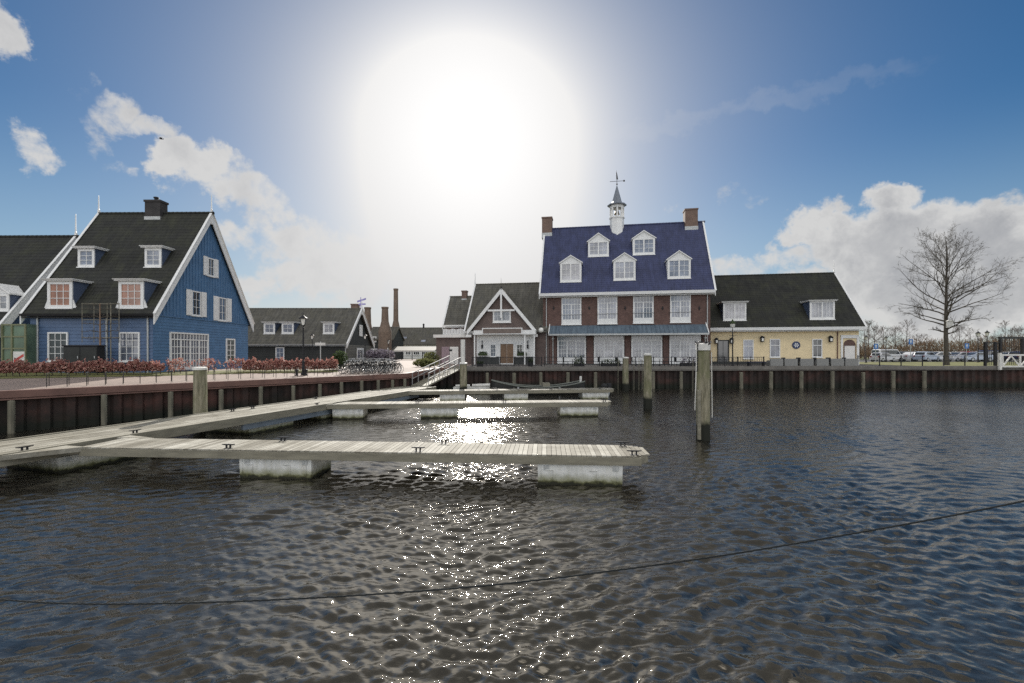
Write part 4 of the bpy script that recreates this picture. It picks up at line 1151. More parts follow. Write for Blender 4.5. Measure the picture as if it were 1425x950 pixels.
# arched loggia at the right end
u, v, w, h = YH.frect(1171, 466, 1194, 508)
m = MB(); m.box(u-.1, -.12, 0, u+.1, -.002, v+h); m.box(u+w-.16, -.14, 0, u+w+.05, -.002, v+h)
m.box(u+.1, -.11, v+h-.35, u+w-.16, -.003, v+h); m.build('loggia_post', white, YH.root)
m = MB(); n = 12; cxm = (u+.1+u+w-.16)/2; rr = (w-.26)/2-.1; zc = v+h-.5-rr
pts = [(cxm-rr, .1, -.0)] + [(cxm+rr*math.cos(math.pi-math.pi*k/n), zc+rr*math.sin(math.pi*k/n), 0) for k in range(n+1)] + [(cxm+rr, .1, 0)]
m.ext(pts, (0, 0, .05), 0, YH.FR); m.build('arched_panel', brick_red, YH.root)
m = MB(); m.box(cxm-rr+.08, .12, .051, cxm+rr-.08, zc-.1, .08, 0, YH.FR); m.build('roller_door', cream, YH.root)
YH_lampx = 1019

# ---- kilns and distant low house
def kiln(px0, px1, py_top, neck_y, base_px0, base_px1, base_y, label, Y, tall=False):
    p = dp((px0+px1)/2, Y); s_ = Y/F; root = thing('brick_kiln' if not tall else 'factory_chimney', label, 'kiln' if not tall else 'chimney', p)
    z = lambda py: zp(py, Y)-GZ
    r0 = (px1-px0)/2*s_; rb_ = (base_px1-base_px0)/2*s_
    m = MB(); m.lathe([(rb_*1.02, -.2), (rb_, z(base_y)), (r0*1.12, z(neck_y)), (r0*.97, z(py_top+3)), (r0*.97, z(py_top+2.4)), (r0*1.1, z(py_top+2.2)), (r0*1.1, z(py_top)), (r0*.7, z(py_top))], n=16)
    m.build('stack', brick_kiln, root)
    return root, r0, z(py_top)
kiln(507.3, 516, 427.5, 450, 500, 520, 478, 'bottle shaped brick kiln half hidden behind the black timber house gable', 92)
kiln(531.3, 540.3, 427, 447, 528, 546, 462, 'bottle shaped brick kiln standing free left of the tall chimney', 84)
kiln(547.8, 554, 401.5, 446, 543.5, 560.5, 468, 'tall slender brick chimney, highest of the stacks behind', 96, True)
o = dp(543, 104); 
DH = House('house', 'distant low house with long grey roof and white window band behind the kilns', o, R(-3), 13, 10, 3.3, 7.0, white, tile_grey, .4, .3)
for r_ in ((551, 484.5, 561, 494), (564, 484.5, 572, 494), (575, 484.5, 584, 494), (587, 484.5, 595, 494), (598, 484.5, 605, 494)):
    u, v, w, h = DH.frect(*r_); win(DH.root, DH.FR, u, v, w, h, 3, 2, glass_dark, fr=.14, mun=.09)
for px, py in ((563, 470), (589, 474.5)):
    p, t = DH.rp(px, py); m = MB(); m.ext([(p.x-.5, p.y-.25, p.z-.25*DH.s+.03), (p.x+.5, p.y-.25, p.z-.25*DH.s+.03), (p.x+.5, p.y+.25, p.z+.25*DH.s+.03), (p.x-.5, p.y+.25, p.z+.25*DH.s+.03)], (0, 0, .06)); m.build('skylight', glass_curt, DH.root)
m = MB(); m.lathe([(.2, 7.0), (.2, 7.9), (.3, 7.95), (.05, 8.2)], (DH.fp(589.5, 460, 5)[0], 5, 0), 8); m.build('chimney_pot', black_iron, DH.root)
o = dp(511, 88)
DH2 = House('house', 'low black annex with small white windows between the timber house and kiln', o, R(-3), 5.0, 7, 3.9, 6.2, black_board, tile_grey, .3, .2)
for r_ in ((515, 468, 524, 475.5), (515.5, 485, 525, 493.5)):
    u, v, w, h = DH2.frect(*r_); win(DH2.root, DH2.FR, u, v, w, h, 2, 2, glass_dark, fr=.18, mun=.08)
sh = thing('shelter', 'low dark shelter with long white fascia in front of the distant low house', 'shelter', dp(545, 84), R(-3))
m = MB(); m.box(-.2, -.5, 1.5, 8.0, 3.0, 1.72); m.build('fascia', offwhite, sh)
m = MB(); m.ext([(-.3, -.6, 1.722), (-.3, 3.2, 1.722), (-.3, 3.2, 2.5)], (8.4, 0, 0)); m.build('roof', tile_grey, sh)
for k in range(5):
    m = MB(); m.box(k*1.9, -.3, 0, k*1.9+.12, -.18, 1.5); m.build('post', black_iron, sh)

# ------------------------------------------------------------------ hedges and planting
def leaves(m, n, fbox, size, flat=.0):
    for _ in range(n):
        c = fbox(); a = Vector((rnd.gauss(0,1), rnd.gauss(0,1), rnd.gauss(0,1))).normalized()
        b = a.cross(Vector((rnd.gauss(0,1), rnd.gauss(0,1), rnd.gauss(0,1)))).normalized(); s_ = size*rnd.uniform(.6, 1.4)
        m.add([c - a*s_, c + b*s_*.55, c + a*s_, c - b*s_*.55], [(0,1,2,3)])
def hedge(label, a, b, wid, z0, z1, n, thin=None, stems=True):
    a = Vector(a); b = Vector(b); a.z = min(a.z, b.z); b.z = a.z; d = b-a; L = d.length; root = thing('hedge', label, 'hedge', a, math.atan2(d.y, d.x))
    m = MB()
    def fb():
        y0_ = 1.0
        while True:
            x = rnd.uniform(0, L)
            den = .75 + .25*math.sin(x*2.1+1)*math.sin(x*.83)
            if thin is not None and rnd.random() > thin(x/L): continue
            if rnd.random() < den + .45: break
        top = z1 + .08*math.sin(x*3.3) + .06*math.sin(x*7.1+2) + .09*math.sin(x*17.3+y0_)
        z = rnd.uniform(z0, top); k = (z-z0)/(top-z0)
        if rnd.random() < .25: z = top - rnd.random()**2*.3 + (rnd.random() < .2)*rnd.uniform(0, .22)
        return Vector((x, rnd.uniform(-wid, wid)*(.55+.45*math.sin(math.pi*min(1, .15+k*.9))), z))
    leaves(m, n, fb, .075); m.build('foliage', beech, root)
    if stems:
        m = MB()
        x = .1
        while x < L:
            if thin is None or thin(x/L) > .2:
                y = rnd.uniform(-.1, .1); m.tube([(x, y, -.1), (x+rnd.uniform(-.06, .06), y, z0+.3), (x+rnd.uniform(-.12, .12), y+rnd.uniform(-.1, .1), z1-.1)], [.022, .018, .008], 4)
                for q in range(2): m.tube([(x, y, z0*.6), (x+rnd.uniform(-.25, .25), y+rnd.uniform(-.2, .2), z0+.35)], [.012, .006], 3)
            x += rnd.uniform(.25, .42)
        m.build('stems', bark, root)
    return root
ha, hb = gq(-60, 525), gq(228, 521)
hedge('long copper leaved hedge in front of the blue house side wall', ha, hb, .40, .26, .78, 8500)
hedge('sparse copper hedge tufts below the french windows of the blue house', gq(232, 520), gq(335, 517.3), .25, .2, .85, 700, lambda f: .9 if (.0 < f < .2 or .45 < f < .62 or .8 < f) else .15)
hedge('dense copper leaved hedge in front of the black timber house', gq(337, 517), gq(469, 516), .40, .2, .84, 6500)
m = MB(); nc = 60
fr_ = [(-60, 528), (228, 523), (340, 519.5), (470, 517.8)]; bk_ = [(-60, 519), (228, 517.6), (340, 514.8), (470, 514.4)]
def pl_at(P, x):
    for a, b in zip(P[:-1], P[1:]):
        if x <= b[0]: return a[1] + (b[1]-a[1])*(x-a[0])/(b[0]-a[0])
    return P[-1][1]
vs = []
for i in range(nc+1):
    x = -60 + 530*i/nc; f0 = gq(x, pl_at(fr_, x)); f1 = gq(x, pl_at(bk_, x))
    for k in range(9): q = f0.lerp(f1, k/8); vs.append((q.x, q.y, gz(q.x, q.y)+.012))
m.add(vs, [(i*9+k, (i+1)*9+k, (i+1)*9+k+1, i*9+k+1) for i in range(nc) for k in range(8)])
tag(m.build('lawn', grass_m), None, None, None, 'structure')
# small dark shrub at the hedge end, lilac planting, lime bank
def shrub(name, label, px, py, w, h, n, mat, size=.09, cat='shrub'):
    p = gq(px, py); root = thing(name, label, cat, p)
    m = MB()
    def fb():
        v = Vector((rnd.gauss(0,1), rnd.gauss(0,1), rnd.gauss(0,1))).normalized()*rnd.random()**.4
        return Vector((v.x*w, v.y*w*.6, h*.5+v.z*h*.5))
    leaves(m, n, fb, size); m.build('foliage', mat, root)
    m = MB()
    for k in range(7): m.tube([(0,0,0), (rnd.uniform(-w, w)*.6, rnd.uniform(-w, w)*.3, h*.7)], [.03, .01], 4)
    m.build('stems', bark, root); return root
shrub('shrub', 'dark evergreen shrub at the end of the copper hedge', 473, 513.5, .7, 1.6, 900, green_leaf)
for i, (px, lab) in enumerate(((521, 'left'), (529, 'middle'), (536, 'right'))):
    shrub('heather_bush', 'lilac grey heather mound behind the bicycles, ' + lab + ' one of three', px, 503.5-.3*i, 1.5, 1.9, 900, lilac_leaf, .14)
shrub('bank_shrub', 'yellow green low bank planting beside the gangway', 592, 510.5, 1.2, .8, 900, lime_leaf, .12)
shrub('bank_shrub', 'yellow green taller bank planting against the garage wall', 600, 508, .9, 1.5, 700, lime_leaf, .12)

# ------------------------------------------------------------------ trees
def branchy(seed, h, spread, trunk_r, levels, n_main, start=.22, twig=.012, up=.55, droop=.0, kids=(5, 4, 4), sides=4, crown=None):
    g = random.Random(seed); T = MB(); Cc = MB()
    pts = [Vector((0,0,-.2))]; rs = [trunk_r*1.35]; n = 12
    for i in range(1, n+1):
        f = i/n; pts.append(Vector((.06*h*.1*math.sin(f*5+seed), .05*h*.1*math.sin(f*4+1+seed), h*.88*f))); rs.append(trunk_r*(1-f)**.8*.95+.012)
    T.tube(pts, rs, 9)
    def at(f):
        x = f*n; i = min(int(x), n-1); return pts[i].lerp(pts[i+1], x-i), rs[i]+(rs[i+1]-rs[i])*(x-i)
    def limb(p, d, L, r, lev):
        seg = 6 if lev == 0 else (4 if lev == 1 else 3); P = [p.copy()]; RR = [r]; dd = d.copy()
        for i in range(seg):
            dd = (dd + Vector((g.gauss(0,.10), g.gauss(0,.10), g.gauss(0,.06)+ (up*.13 if lev < 2 else .02) - droop*.1))).normalized()
            P.append(P[-1] + dd*L/seg); RR.append(max(r*(1-(i+1)/seg*.82), twig*.5))
        Cc.tube(P, RR, sides if lev < 2 else 3, caps=False)
        if lev+1 < levels:
            for k in range(kids[lev] + g.randint(0, 2)):
                f = g.uniform(.2, 1.0); i = min(int(f*seg), seg-1); q = P[i].lerp(P[i+1], f*seg-i)
                ax = (P[i+1]-P[i]).normalized(); side = ax.cross(Vector((g.gauss(0,1), g.gauss(0,1), g.gauss(0,1)))).normalized()
                nd = (ax*g.uniform(.6, 1.0) + side*g.uniform(.45, .9) + Vector((0,0,up*.25))).normalized()
                limb(q, nd, L*g.uniform(.3, .52)*(1.15-f*.35), max(RR[i]*.55, twig), lev+1)
    for k in range(n_main):
        f = start + (1-start)*(k/n_main)**.9; p, r = at(min(f, .99)); a = k*2.4 + g.uniform(-.4, .4)
        prof = math.sin(math.pi*min(.97, (f-start)/(1-start)*.66+.33))**.7
        tilt = .10 + 1.15*(f-start)/(1-start)
        d = Vector((math.cos(a), math.sin(a), tilt*up*1.7)).normalized()
        Lk_ = spread*prof*g.uniform(.8, 1.15)
        if crown:                                   # limbs reach out to a rounded crown
            q = k/n_main; f = start + .60*q; p, r = at(f); th = R(6 + 62*q**.8 + g.uniform(-7, 7)); d = Vector((math.cos(a)*math.cos(th), math.sin(a)*math.cos(th), math.sin(th)))
            zc, rh, rv = crown; pz = (p.z-zc)/rv; A_ = (math.cos(th)/rh)**2 + (math.sin(th)/rv)**2; B_ = 2*pz*math.sin(th)/rv; Cq = pz*pz-1
            Lk_ = max(1.5, (-B_+math.sqrt(max(0, B_*B_-4*A_*Cq)))/(2*A_))*g.uniform(.72, 1.0); r = max(r*.62, .05)/.5*.8
        limb(p, d, Lk_, max(r*.5, .03), 0)
    return T, Cc
tb = dp(1317, 50.0); troot = thing('bare_tree', 'large bare tree with wide upswept crown on the right quay', 'tree', tb)
T, Cc = branchy(4, 15.4, 4.3, .24, 4, 36, .25, .008, .34, kids=(6, 5, 3), crown=(9.3, 5.0, 5.7))
T.build('trunk', bark, troot); Cc.build('crown', bark, troot)
m = MB(); m.box(-.32, -.42, 4.05, .32, -.29, 4.75); m.ext([(-.4, -.5, 4.75), (.4, -.5, 4.75), (0, -.5, 4.95)], (0, .2, 0))
nb = tag(m.build('notice_board', offwhite, None, tb), 'small white board fixed to the trunk of the large bare tree', 'sign')
farp = []
for sd, hh, sp in ((21, 11, 4.0), (22, 13, 3.6), (23, 9, 3.8)):
    r_ = thing('bare_tree', 'x', 'tree', (0, 0, 0), 0, 'bare trees beyond the car park'); T, Cc = branchy(sd, hh, sp, .16, 3, 18, .25, .018, .6, kids=(6, 5, 4), sides=3)
    T.build('trunk', bark_far, r_); Cc.build('crown', bark_far, r_); farp.append(r_)
farlab = ['beside the gable of the yellow house', 'upright, second from the yellow house gable', 'over the white van', 'small, over the silver cars', 'slender, left of the large bare tree', 'round, left of the large bare tree',
          'just right of the large bare trunk', 'low, right of the large bare tree', 'between large bare tree and lamp pair', 'above the pair of street lamps', 'behind the dark gate frame', 'at the right edge of the picture', 'far right, tall and thin', 'against the yellow house eave']
for i, (px, Y, s_) in enumerate(((1203, 92, 1.0), (1217, 98, .8), (1230, 95, 1.05), (1246, 100, .9), (1262, 96, .95), (1283, 102, .85), (1335, 97, .9), (1350, 103, .8), (1366, 98, .7), (1382, 101, .65), (1399, 99, .95), (1420, 95, 1.0), (1412, 104, .9), (1209, 105, 1.0))):
    place(farp[i % 3], dp(px, Y), i*1.3, 'bare far tree beyond the car park, ' + farlab[i], scale=s_*.74)
# brown undergrowth belt behind the car park
m = MB()
for i in range(26000):
    x = rnd.uniform(33, 150); y = rnd.uniform(90, 104)
    hh = 3.4 + 1.0*math.sin(x*.31)+.8*math.sin(x*.13+1)+.5*math.sin(x*.9)
    z = rnd.random()**.8*hh; L = rnd.uniform(.35, 1.0); d = Vector((rnd.gauss(0,.5), rnd.gauss(0,.5), 1)).normalized()*L; sd = Vector((rnd.uniform(.05, .13), rnd.gauss(0,.05), rnd.gauss(0,.04)))
    p = Vector((x, y, GZ+z*.9)); m.add([p, p+sd, p+d+sd*.4, p+d], [(0,1,2,3)])
tag(m.build('undergrowth', twig_brown), 'brown winter undergrowth belt behind the parked cars', None, None, 'stuff')
m = MB()
for i in range(5000):
    x = rnd.uniform(-120, 20); y = rnd.uniform(150, 175)
    z = rnd.random()*4; d = Vector((rnd.gauss(0,.5), 0, 1)).normalized()*1.2; sd = Vector((.3, 0, 0)); p = Vector((x, y, GZ+z*.9)); m.add([p, p+sd, p+d+sd*.4, p+d], [(0,1,2,3)])
tag(m.build('treeline', twig_brown), 'low far line of bare brown trees behind the kilns', None, None, 'stuff')
# trained espalier tree
ep = dp(139, 30.6); er = thing('espalier_tree', 'young espalier tree trained flat on canes in front of the blue house', 'tree', ep)
m = MB(); m.tube([(0,0,-.1), (.02,0,1.5), (0,0,4.3)], [.07, .06, .03], 7); m.build('trunk', wood_door, er)
m = MB()
for z in (2.15, 2.6, 3.05, 3.5, 3.95, 4.25):
    for s_ in (-1, 1):
        P = [(0,0,z-.08)]
        for k in range(1, 7): P.append((s_*k*.19, rnd.uniform(-.03, .03), z+rnd.uniform(-.05, .05)))
        m.tube(P, [.03]+[.022-.002*k for k in range(6)], 4)
        for k in range(6):
            x = s_*rnd.uniform(.1, 1.1); m.tube([(x, 0, z), (x+rnd.uniform(-.1, .1), rnd.uniform(-.1, .1), z+rnd.uniform(.08, .25))], [.012, .006], 3)
m.build('crown', bark, er)
m = MB()
for x in (-1.12, -.4, .4, 1.12): m.tube([(x, .05, 1.9), (x, .05, 4.35)], .022, 4)
for z in (2.2, 3.3, 4.3): m.tube([(-1.15, .06, z), (1.15, .06, z)], .02, 4)
for x in (.62,): m.tube([(x, .05, 0), (x, .05, 4.35)], .03, 5)
m.build('cane_frame', beam_wood, er)
er.scale = (1.1, 1, 1.08)
# black cabinet
cb = dp(88, 30.2); cr = thing('utility_cabinet', 'wide black cabinet behind the long copper hedge', 'cabinet', cb)
m = MB(); m.box(0, 0, .25, 2.02, .6, 1.62); m.build('housing', black_iron, cr, bevel=.02)
m = MB(); m.box(-.05, -.05, 1.62, 2.07, .65, 1.7); m.build('lid', black_iron, cr, bevel=.02)
for x in (.05, 1.85):
    m = MB(); m.box(x, .05, 0, x+.12, .55, .25); m.build('leg', black_iron, cr)
for x in (.02, 1.03):
    m = MB(); m.box(x+.01, -.018, .3, x+.97, -.001, 1.57); d_ = m.build('door', black_board, cr)
    m = MB(); m.box(x+.85, -.05, .9, x+.89, -.019, 1.05); m.build('handle', steel, d_)

cr.scale = (1.1, 1, 1.1)
# ------------------------------------------------------------------ lamps
def lantern_lamp(name, label, h, group=None, s=1.0):
    root = thing(name, label, 'street lamp', (0,0,0), 0, group)
    m = MB(); m.lathe([(.14, 0), (.14, .12), (.09, .18), (.075, .8), (.09, .84), (.05, .92), (.04, h-.85), (.07, h-.82), (.03, h-.75), (.03, h-.66)], n=10); m.build('post', black_iron, root)
    m = MB(); m.tube([(-.22, 0, h-1.0), (.22, 0, h-1.0)], .018, 5)
    z0 = h-.66
    for k in range(4):
        a = math.pi/4+k*math.pi/2; m.tube([(.10*math.cos(a), .10*math.sin(a), z0), (.22*math.cos(a), .22*math.sin(a), z0+.42)], .014, 4)
    m.lathe([(.1, z0-.03), (.12, z0+.01), (.12, z0+.025)], n=8)
    ln = m.build('lantern', black_iron, root)
    m = MB(); m.lathe([(.10, z0+.03), (.205, z0+.415)], n=4, M=Matrix.Rotation(math.pi/4, 4, 'Z')); m.build('lantern_glass', lamp_glass, ln)
    m = MB(); m.lathe([(.29, z0+.42), (.27, z0+.46), (.12, z0+.56), (.07, z0+.62), (.03, z0+.66), (.035, z0+.7), (.005, z0+.78)], n=8); m.build('cap', black_iron, ln)
    return root
lamp = lantern_lamp('street_lamp', 'x', 3.75)
gl_ = 'old fashioned street lamps'
for px, Y, k, lab in ((422, 28.2, 1.0, 'tall black lantern street lamp on the promenade edge, nearest of the lamps'), (434.5, 49, .9, 'black lantern street lamp just right of the nearest lamp, before the black timber house'),
                      (508, 57, .98, 'lantern street lamp in front of the black timber house gable'), (540.5, 68, .86, 'pale lantern street lamp in front of the free standing kiln'),
                      (1205, 62, .98, 'lantern street lamp beside the blue sign near the yellow house'), (1233, 66, 1.0, 'lantern street lamp before the brown undergrowth over the white van'),
                      (1361, 64, 1.15, 'left one of two lantern street lamps beside the gate'), (1373.5, 62, 1.15, 'right one of two lantern street lamps beside the gate')):
    o = place(lamp, dp(px, Y) if px != 422 else gq(422, 522), rnd.uniform(0, 1.5), lab, scale=k if px != 422 else 84/640*gq(422, 522).y/3.75); o['group'] = gl_
# taller ornate lamp before the yellow house
yl = dp(YH_lampx+.5, 47.0); yr_ = thing('terrace_lamp', 'tall black ornate lamp post standing before the yellow house door', 'street lamp', yl)
m = MB(); m.lathe([(.13, 0), (.13, .15), (.07, .25), (.055, 3.2), (.03, 3.9)], n=8)
m.tube([(-.35, 0, 3.1), (.35, 0, 3.1)], .02, 5); m.tube([(-.3, 0, 3.55), (0, 0, 3.4), (.3, 0, 3.55)], .02, 5); m.build('post', black_iron, yr_)
m = MB(); m.lathe([(.05, 3.9), (.2, 4.0), (.28, 4.3), (.2, 4.32)], n=8); m.build('lantern', lamp_glass, yr_)
m = MB(); m.lathe([(.42, 4.33), (.3, 4.4), (.1, 4.62), (.02, 4.8)], n=8); m.build('cap', green_leaf, yr_)
# globe lamp on a bracket at the porch house
gp_ = dp(753, 50.0, zp(459, 50.0)); gb = thing('globe_lamp', 'pale round lantern on a bracket between porch house and brick house', 'lamp', gp_)
m = MB(); m.ell((0, 0, 0), .27, .27, .3, 12, 8); m.build('globe', lamp_glass, gb, smooth=True)
m = MB(); m.tube([(0, 0, .3), (0, 0, .45), (0, .9, .55), (0, 3.0, .6)], .03, 5); m.lathe([(.05, .27), (.2, .3), (.05, .42)], n=8); m.tube([(.25, 0, .0), (.62, 0, .0)], .06, 6); m.build('bracket', black_iron, gb)

# ------------------------------------------------------------------ low hoops along the promenade edge
hp = MB(); pts = [(-.38, 0, 0), (-.38, 0, .55)] + [(-.38+.1*(1-math.cos(a)), 0, .55+.1*math.sin(a)) for a in (R(45), R(90))] + [(.28, 0, .65)] + [(.28+.1*math.sin(a), 0, .55+.1*math.cos(a)) for a in (R(45), R(90))] + [(.38, 0, 0)]
hp.tube(pts, .016, 6)
hoop0 = tag(hp.build('hoop_rail', pm('dull_steel', (.05,.048,.045), .8, .2, spec=.1)), 'low bent steel hoop rail on the pink promenade paving before the hedges', 'hoop rail', 'low steel hoop rails along the promenade')
hd = math.atan2(qd.y, qd.x); L_q = (B-A).length
k = 0; s_ = 1.6
while s_ < L_q - 4.5:
    p = A + qd*s_ - qn*(1.5); place(hoop0, (p.x, p.y, gz(p.x, p.y)), hd + R(78)); s_ += .7
for px, py, lab in ((413, 522.6, 'left'), (425.5, 522.4, 'right')):
    p = gq(px, py); m = MB(); m.lathe([(.11, 0), (.11, .05), (.085, .1), (.085, .3), (.13, .36), (.13, .42), (.05, .46)], n=10)
    tag(m.build('bollard', black_iron, None, p), 'squat black mooring bollard on the promenade edge, ' + lab + ' of the nearest lamp foot', 'bollard')

# ------------------------------------------------------------------ bicycles
tyre_m = pm('black_rubber', (.02, .02, .02), .8, .1, 5, 0)
bike = thing('bicycle', 'parked bicycle standing in the dense row of bicycles on the promenade', 'bicycle', (0,0,0), 0, 'bicycles parked in a dense row')
for xw in (-.52, .52):
    m = MB(); P = [(xw+.34*math.cos(a), 0, .35+.34*math.sin(a)) for a in [2*math.pi*k/14 for k in range(15)]]; m.tube(P, .02, 4, caps=False); w_ = m.build('wheel', tyre_m, bike)
    m = MB()
    for k in range(7): a = math.pi*k/7; m.tube([(xw-.32*math.cos(a), 0, .35-.32*math.sin(a)), (xw+.32*math.cos(a), 0, .35+.32*math.sin(a))], .006, 3)
    m.build('spokes', steel, w_)
m = MB(); 
for a, b in (((-.52,0,.35), (-.1,0,.33)), ((-.1,0,.33), (-.25,0,.9)), ((-.52,0,.35), (-.2,0,.75)), ((-.1,0,.33), (.36,0,.72)), ((-.22,0,.82), (.34,0,.85)), ((.33,0,.95), (.52,0,.35))): m.tube([a, b], .02, 5)
m.tube([(-.75, 0, .73), (-.2, 0, .74)], .025, 4)
m.build('frame', black_iron, bike)
m = MB(); m.tube([(.33,0,.95), (.31,0,1.08)], .016, 5); m.tube([(.12,-.27,1.08), (.28,-.2,1.1), (.31,0,1.09), (.28,.2,1.1), (.12,.27,1.08)], .014, 5); m.build('handlebar', steel, bike)
m = MB(); m.ext([(-.40,-.09,.93), (-.1,-.03,.95), (-.1,.03,.95), (-.40,.09,.93)], (0,0,.06)); m.build('saddle', tyre_m, bike)
m = MB(); m.box(-.86, -.02, .55, -.82, .02, .65); m.build('rear_light', offwhite, bike)
m = MB(); m.ell((.5, 0, .8), .07, .07, .07, 6, 4); m.build('headlight', offwhite, bike)
i = 0
for (a, b, n_) in ((gq(482, 520.0), gq(556, 519.0), 14), (gq(487, 517.0), gq(552, 516.8), 12), (gq(495, 514.3), gq(547, 514.8), 9)):
    for k in range(n_):
        p = a.lerp(b, (k+.5*rnd.random())/n_); p.z = gz(p.x, p.y); place(bike, p, R(62)+rnd.uniform(-.25, .25)+(math.pi if rnd.random() < .5 else 0), scale=rnd.uniform(.88, .98))
# finger sign on a post
p = dp(446, 47.0); r_ = thing('finger_sign', 'white sign board on a thin post in front of the black timber house', 'sign', p)
m = MB(); m.tube([(0,0,0), (0,0,2.5)], .05, 7); m.build('post', zinc, r_); m = MB(); m.box(-.52, -.07, 2.1, .52, -.05, 2.38); m.build('panel', offwhite, r_)
# closed white parasol
p = dp(540, 74); r_ = thing('parasol', 'closed white parasol in front of the free standing kiln', 'parasol', p)
m = MB(); m.tube([(0,0,0), (0,0,2.0)], .06, 6); m.build('pole', steel, r_); m = MB(); m.lathe([(.35, .6), (.55, .75), (.3, 1.3), (.12, 2.0), (.02, 2.15)], n=9); m.build('canopy', offwhite, r_)

# ------------------------------------------------------------------ moored sloop
bx = dp(684, 38.2, 0); bl = 7.7; br = thing('sloop', 'long dark open wooden boat moored behind the farthest pier', 'boat', (bx.x, bx.y, 0), R(3))
def hull_sec(f):
    w = max(.04, .95*math.sin(math.pi*min(1, max(0, f*.93+.02)))**.55) if f < .75 else .95*(1-.35*((f-.75)/.25)**2)
    sheer = .62 + .55*(abs(f-.52)/.52)**2.1
    return w, sheer
m = MB(); n = 22; vs = []; fs = []
for i in range(n+1):
    f = i/n; w, sh_ = hull_sec(f); x = f*bl
    ring = [(w, sh_), (w*.93, sh_*.5), (w*.7, .0), (w*.15, -.3)]
    for y, z in [(-a, b) for a, b in ring] + [(a, b) for a, b in ring[::-1]]: vs.append((x, y, z))
for i in range(n):
    for k in range(7): fs.append((i*8+k, i*8+k+1, (i+1)*8+k+1, (i+1)*8+k))
fs.append(tuple(range(8))[::-1]); fs.append(tuple(range(n*8, n*8+8)))
m.add(vs, fs); m.build('hull', pm('dark_hull_paint', (.035, .036, .034), .4, .2), br, smooth=True)
m = MB()
for s_ in (-1, 1): m.tube([(f*bl, s_*hull_sec(f)[0]*1.02, hull_sec(f)[1]+.02) for f in [k/22 for k in range(23)]], .06, 6)
m.build('gunwale', pm('grey_green_rubbing_strake', (.13, .14, .12), .6), br)
m = MB()
for f in (.25, .45, .62, .8): w, sh_ = hull_sec(f); m.box(f*bl-.14, -w*.95, sh_-.22, f*bl+.14, w*.95, sh_-.16)
m.build('thwart', deck_long, br)
m = MB(); m.box(.55*bl, -.4, .4, .55*bl+.6, .4, .95); m.build('engine_box', beam_wood, br)
m = MB(); m.lathe([(.09, .75), (.11, 1.2), (.04, 1.25)], (bl*.97, .0, .25), 8); m.build('stern_post', offwhite, br)
m = MB()
for f in (.28, .72): w, sh_ = hull_sec(f); m.tube([(f*bl, -w-.12, sh_-.05), (f*bl, -w-.12, sh_-.5)], .09, 7)
m.build('fender', steel, br)
p = dp(826, 37.0, 0)
r_ = thing('dinghy', 'small grey dinghy with dark outboard motor behind the farthest pier end', 'boat', (p.x, p.y, 0), 0)
m = MB(); m.ext([(-.9, -.5, -.15), (1.1, -.5, -.15), (1.35, -.35, .55), (-1.0, -.55, .6)], (0, 1.2, 0)); m.build('hull', pm('grey_hull', (.22, .23, .23), .5), r_, bevel=.06)
m = MB(); m.box(1.15, .0, .5, 1.45, .35, 1.0); m.tube([(1.3, .17, .55), (1.35, .17, -.3)], .07, 6); m.build('outboard_motor', black_iron, r_, bevel=.05)
m = MB(); m.ell((.9, .1, .78), .28, .28, .22, 9, 6); m.build('cover', tyre_m, r_)
p = dp(667, 38.5, 0); r_ = thing('pontoon', 'small pale floating pontoon with rolled tarpaulin beside the guide pole', 'pontoon', (p.x-1.0, p.y, 0), R(4))
m = MB(); m.box(-1.2, 0, -.2, 1.9, 1.1, .55); m.build('float', float_m, r_, bevel=.03)
m = MB(); m.tube([(.4, .4, .68), (1.9, .3, .72)], [.13, .15], 8); m.tube([(-1.0, .5, .66), (.2, .5, .66)], [.1, .12], 8); m.build('tarpaulin_roll', offwhite, r_)

# ------------------------------------------------------------------ railings and terraces on the far quay
def railing(label, a, b, h, n, rails, mat, bars=0, name='railing'):
    a = Vector((a[0], a[1], GZ)); b = Vector((b[0], b[1], GZ)); d = b-a; L = d.length; r_ = thing(name, label, 'railing', a, math.atan2(d.y, d.x))
    for k in range(n+1):
        m = MB(); x = L*k/n; m.box(x-.035, -.035, 0, x+.035, .035, h+.04); m.build('post', mat, r_)
    m = MB()
    for z in rails: m.box(.03, -.022, z-.022, L-.03, .022, z+.022)
    m.build('rail', mat, r_)
    if bars:
        m = MB()
        for k in range(bars): x = L*(k+.5)/bars; m.box(x-.012, -.012, rails[0], x+.012, .012, rails[-1])
        m.build('bars', mat, r_)
    return r_
def on_q(px, back=.35):
    k = (px-CX)/F; o_ = D_ + Vector((-e1.y, e1.x, 0))*back; t = (k*o_.y-o_.x)/(e1.x-k*e1.y); return o_ + e1*t
railing('dark barred railing on the quay before the white porch', on_q(657), on_q(754), .95, 5, (.12, .92), black_iron, 52)
railing('thin dark railing on the quay before the brick house terrace', on_q(758), on_q(984), .95, 9, (.5, .92), black_iron)
railing('short dark barred railing before the yellow house door', on_q(990), on_q(1063), .95, 4, (.12, .92), black_iron, 30)
railing('black open railing along the grass quay by the large bare tree', on_q(1194, .5), on_q(1372, .5), 1.05, 6, (.55, 1.02), black_iron)
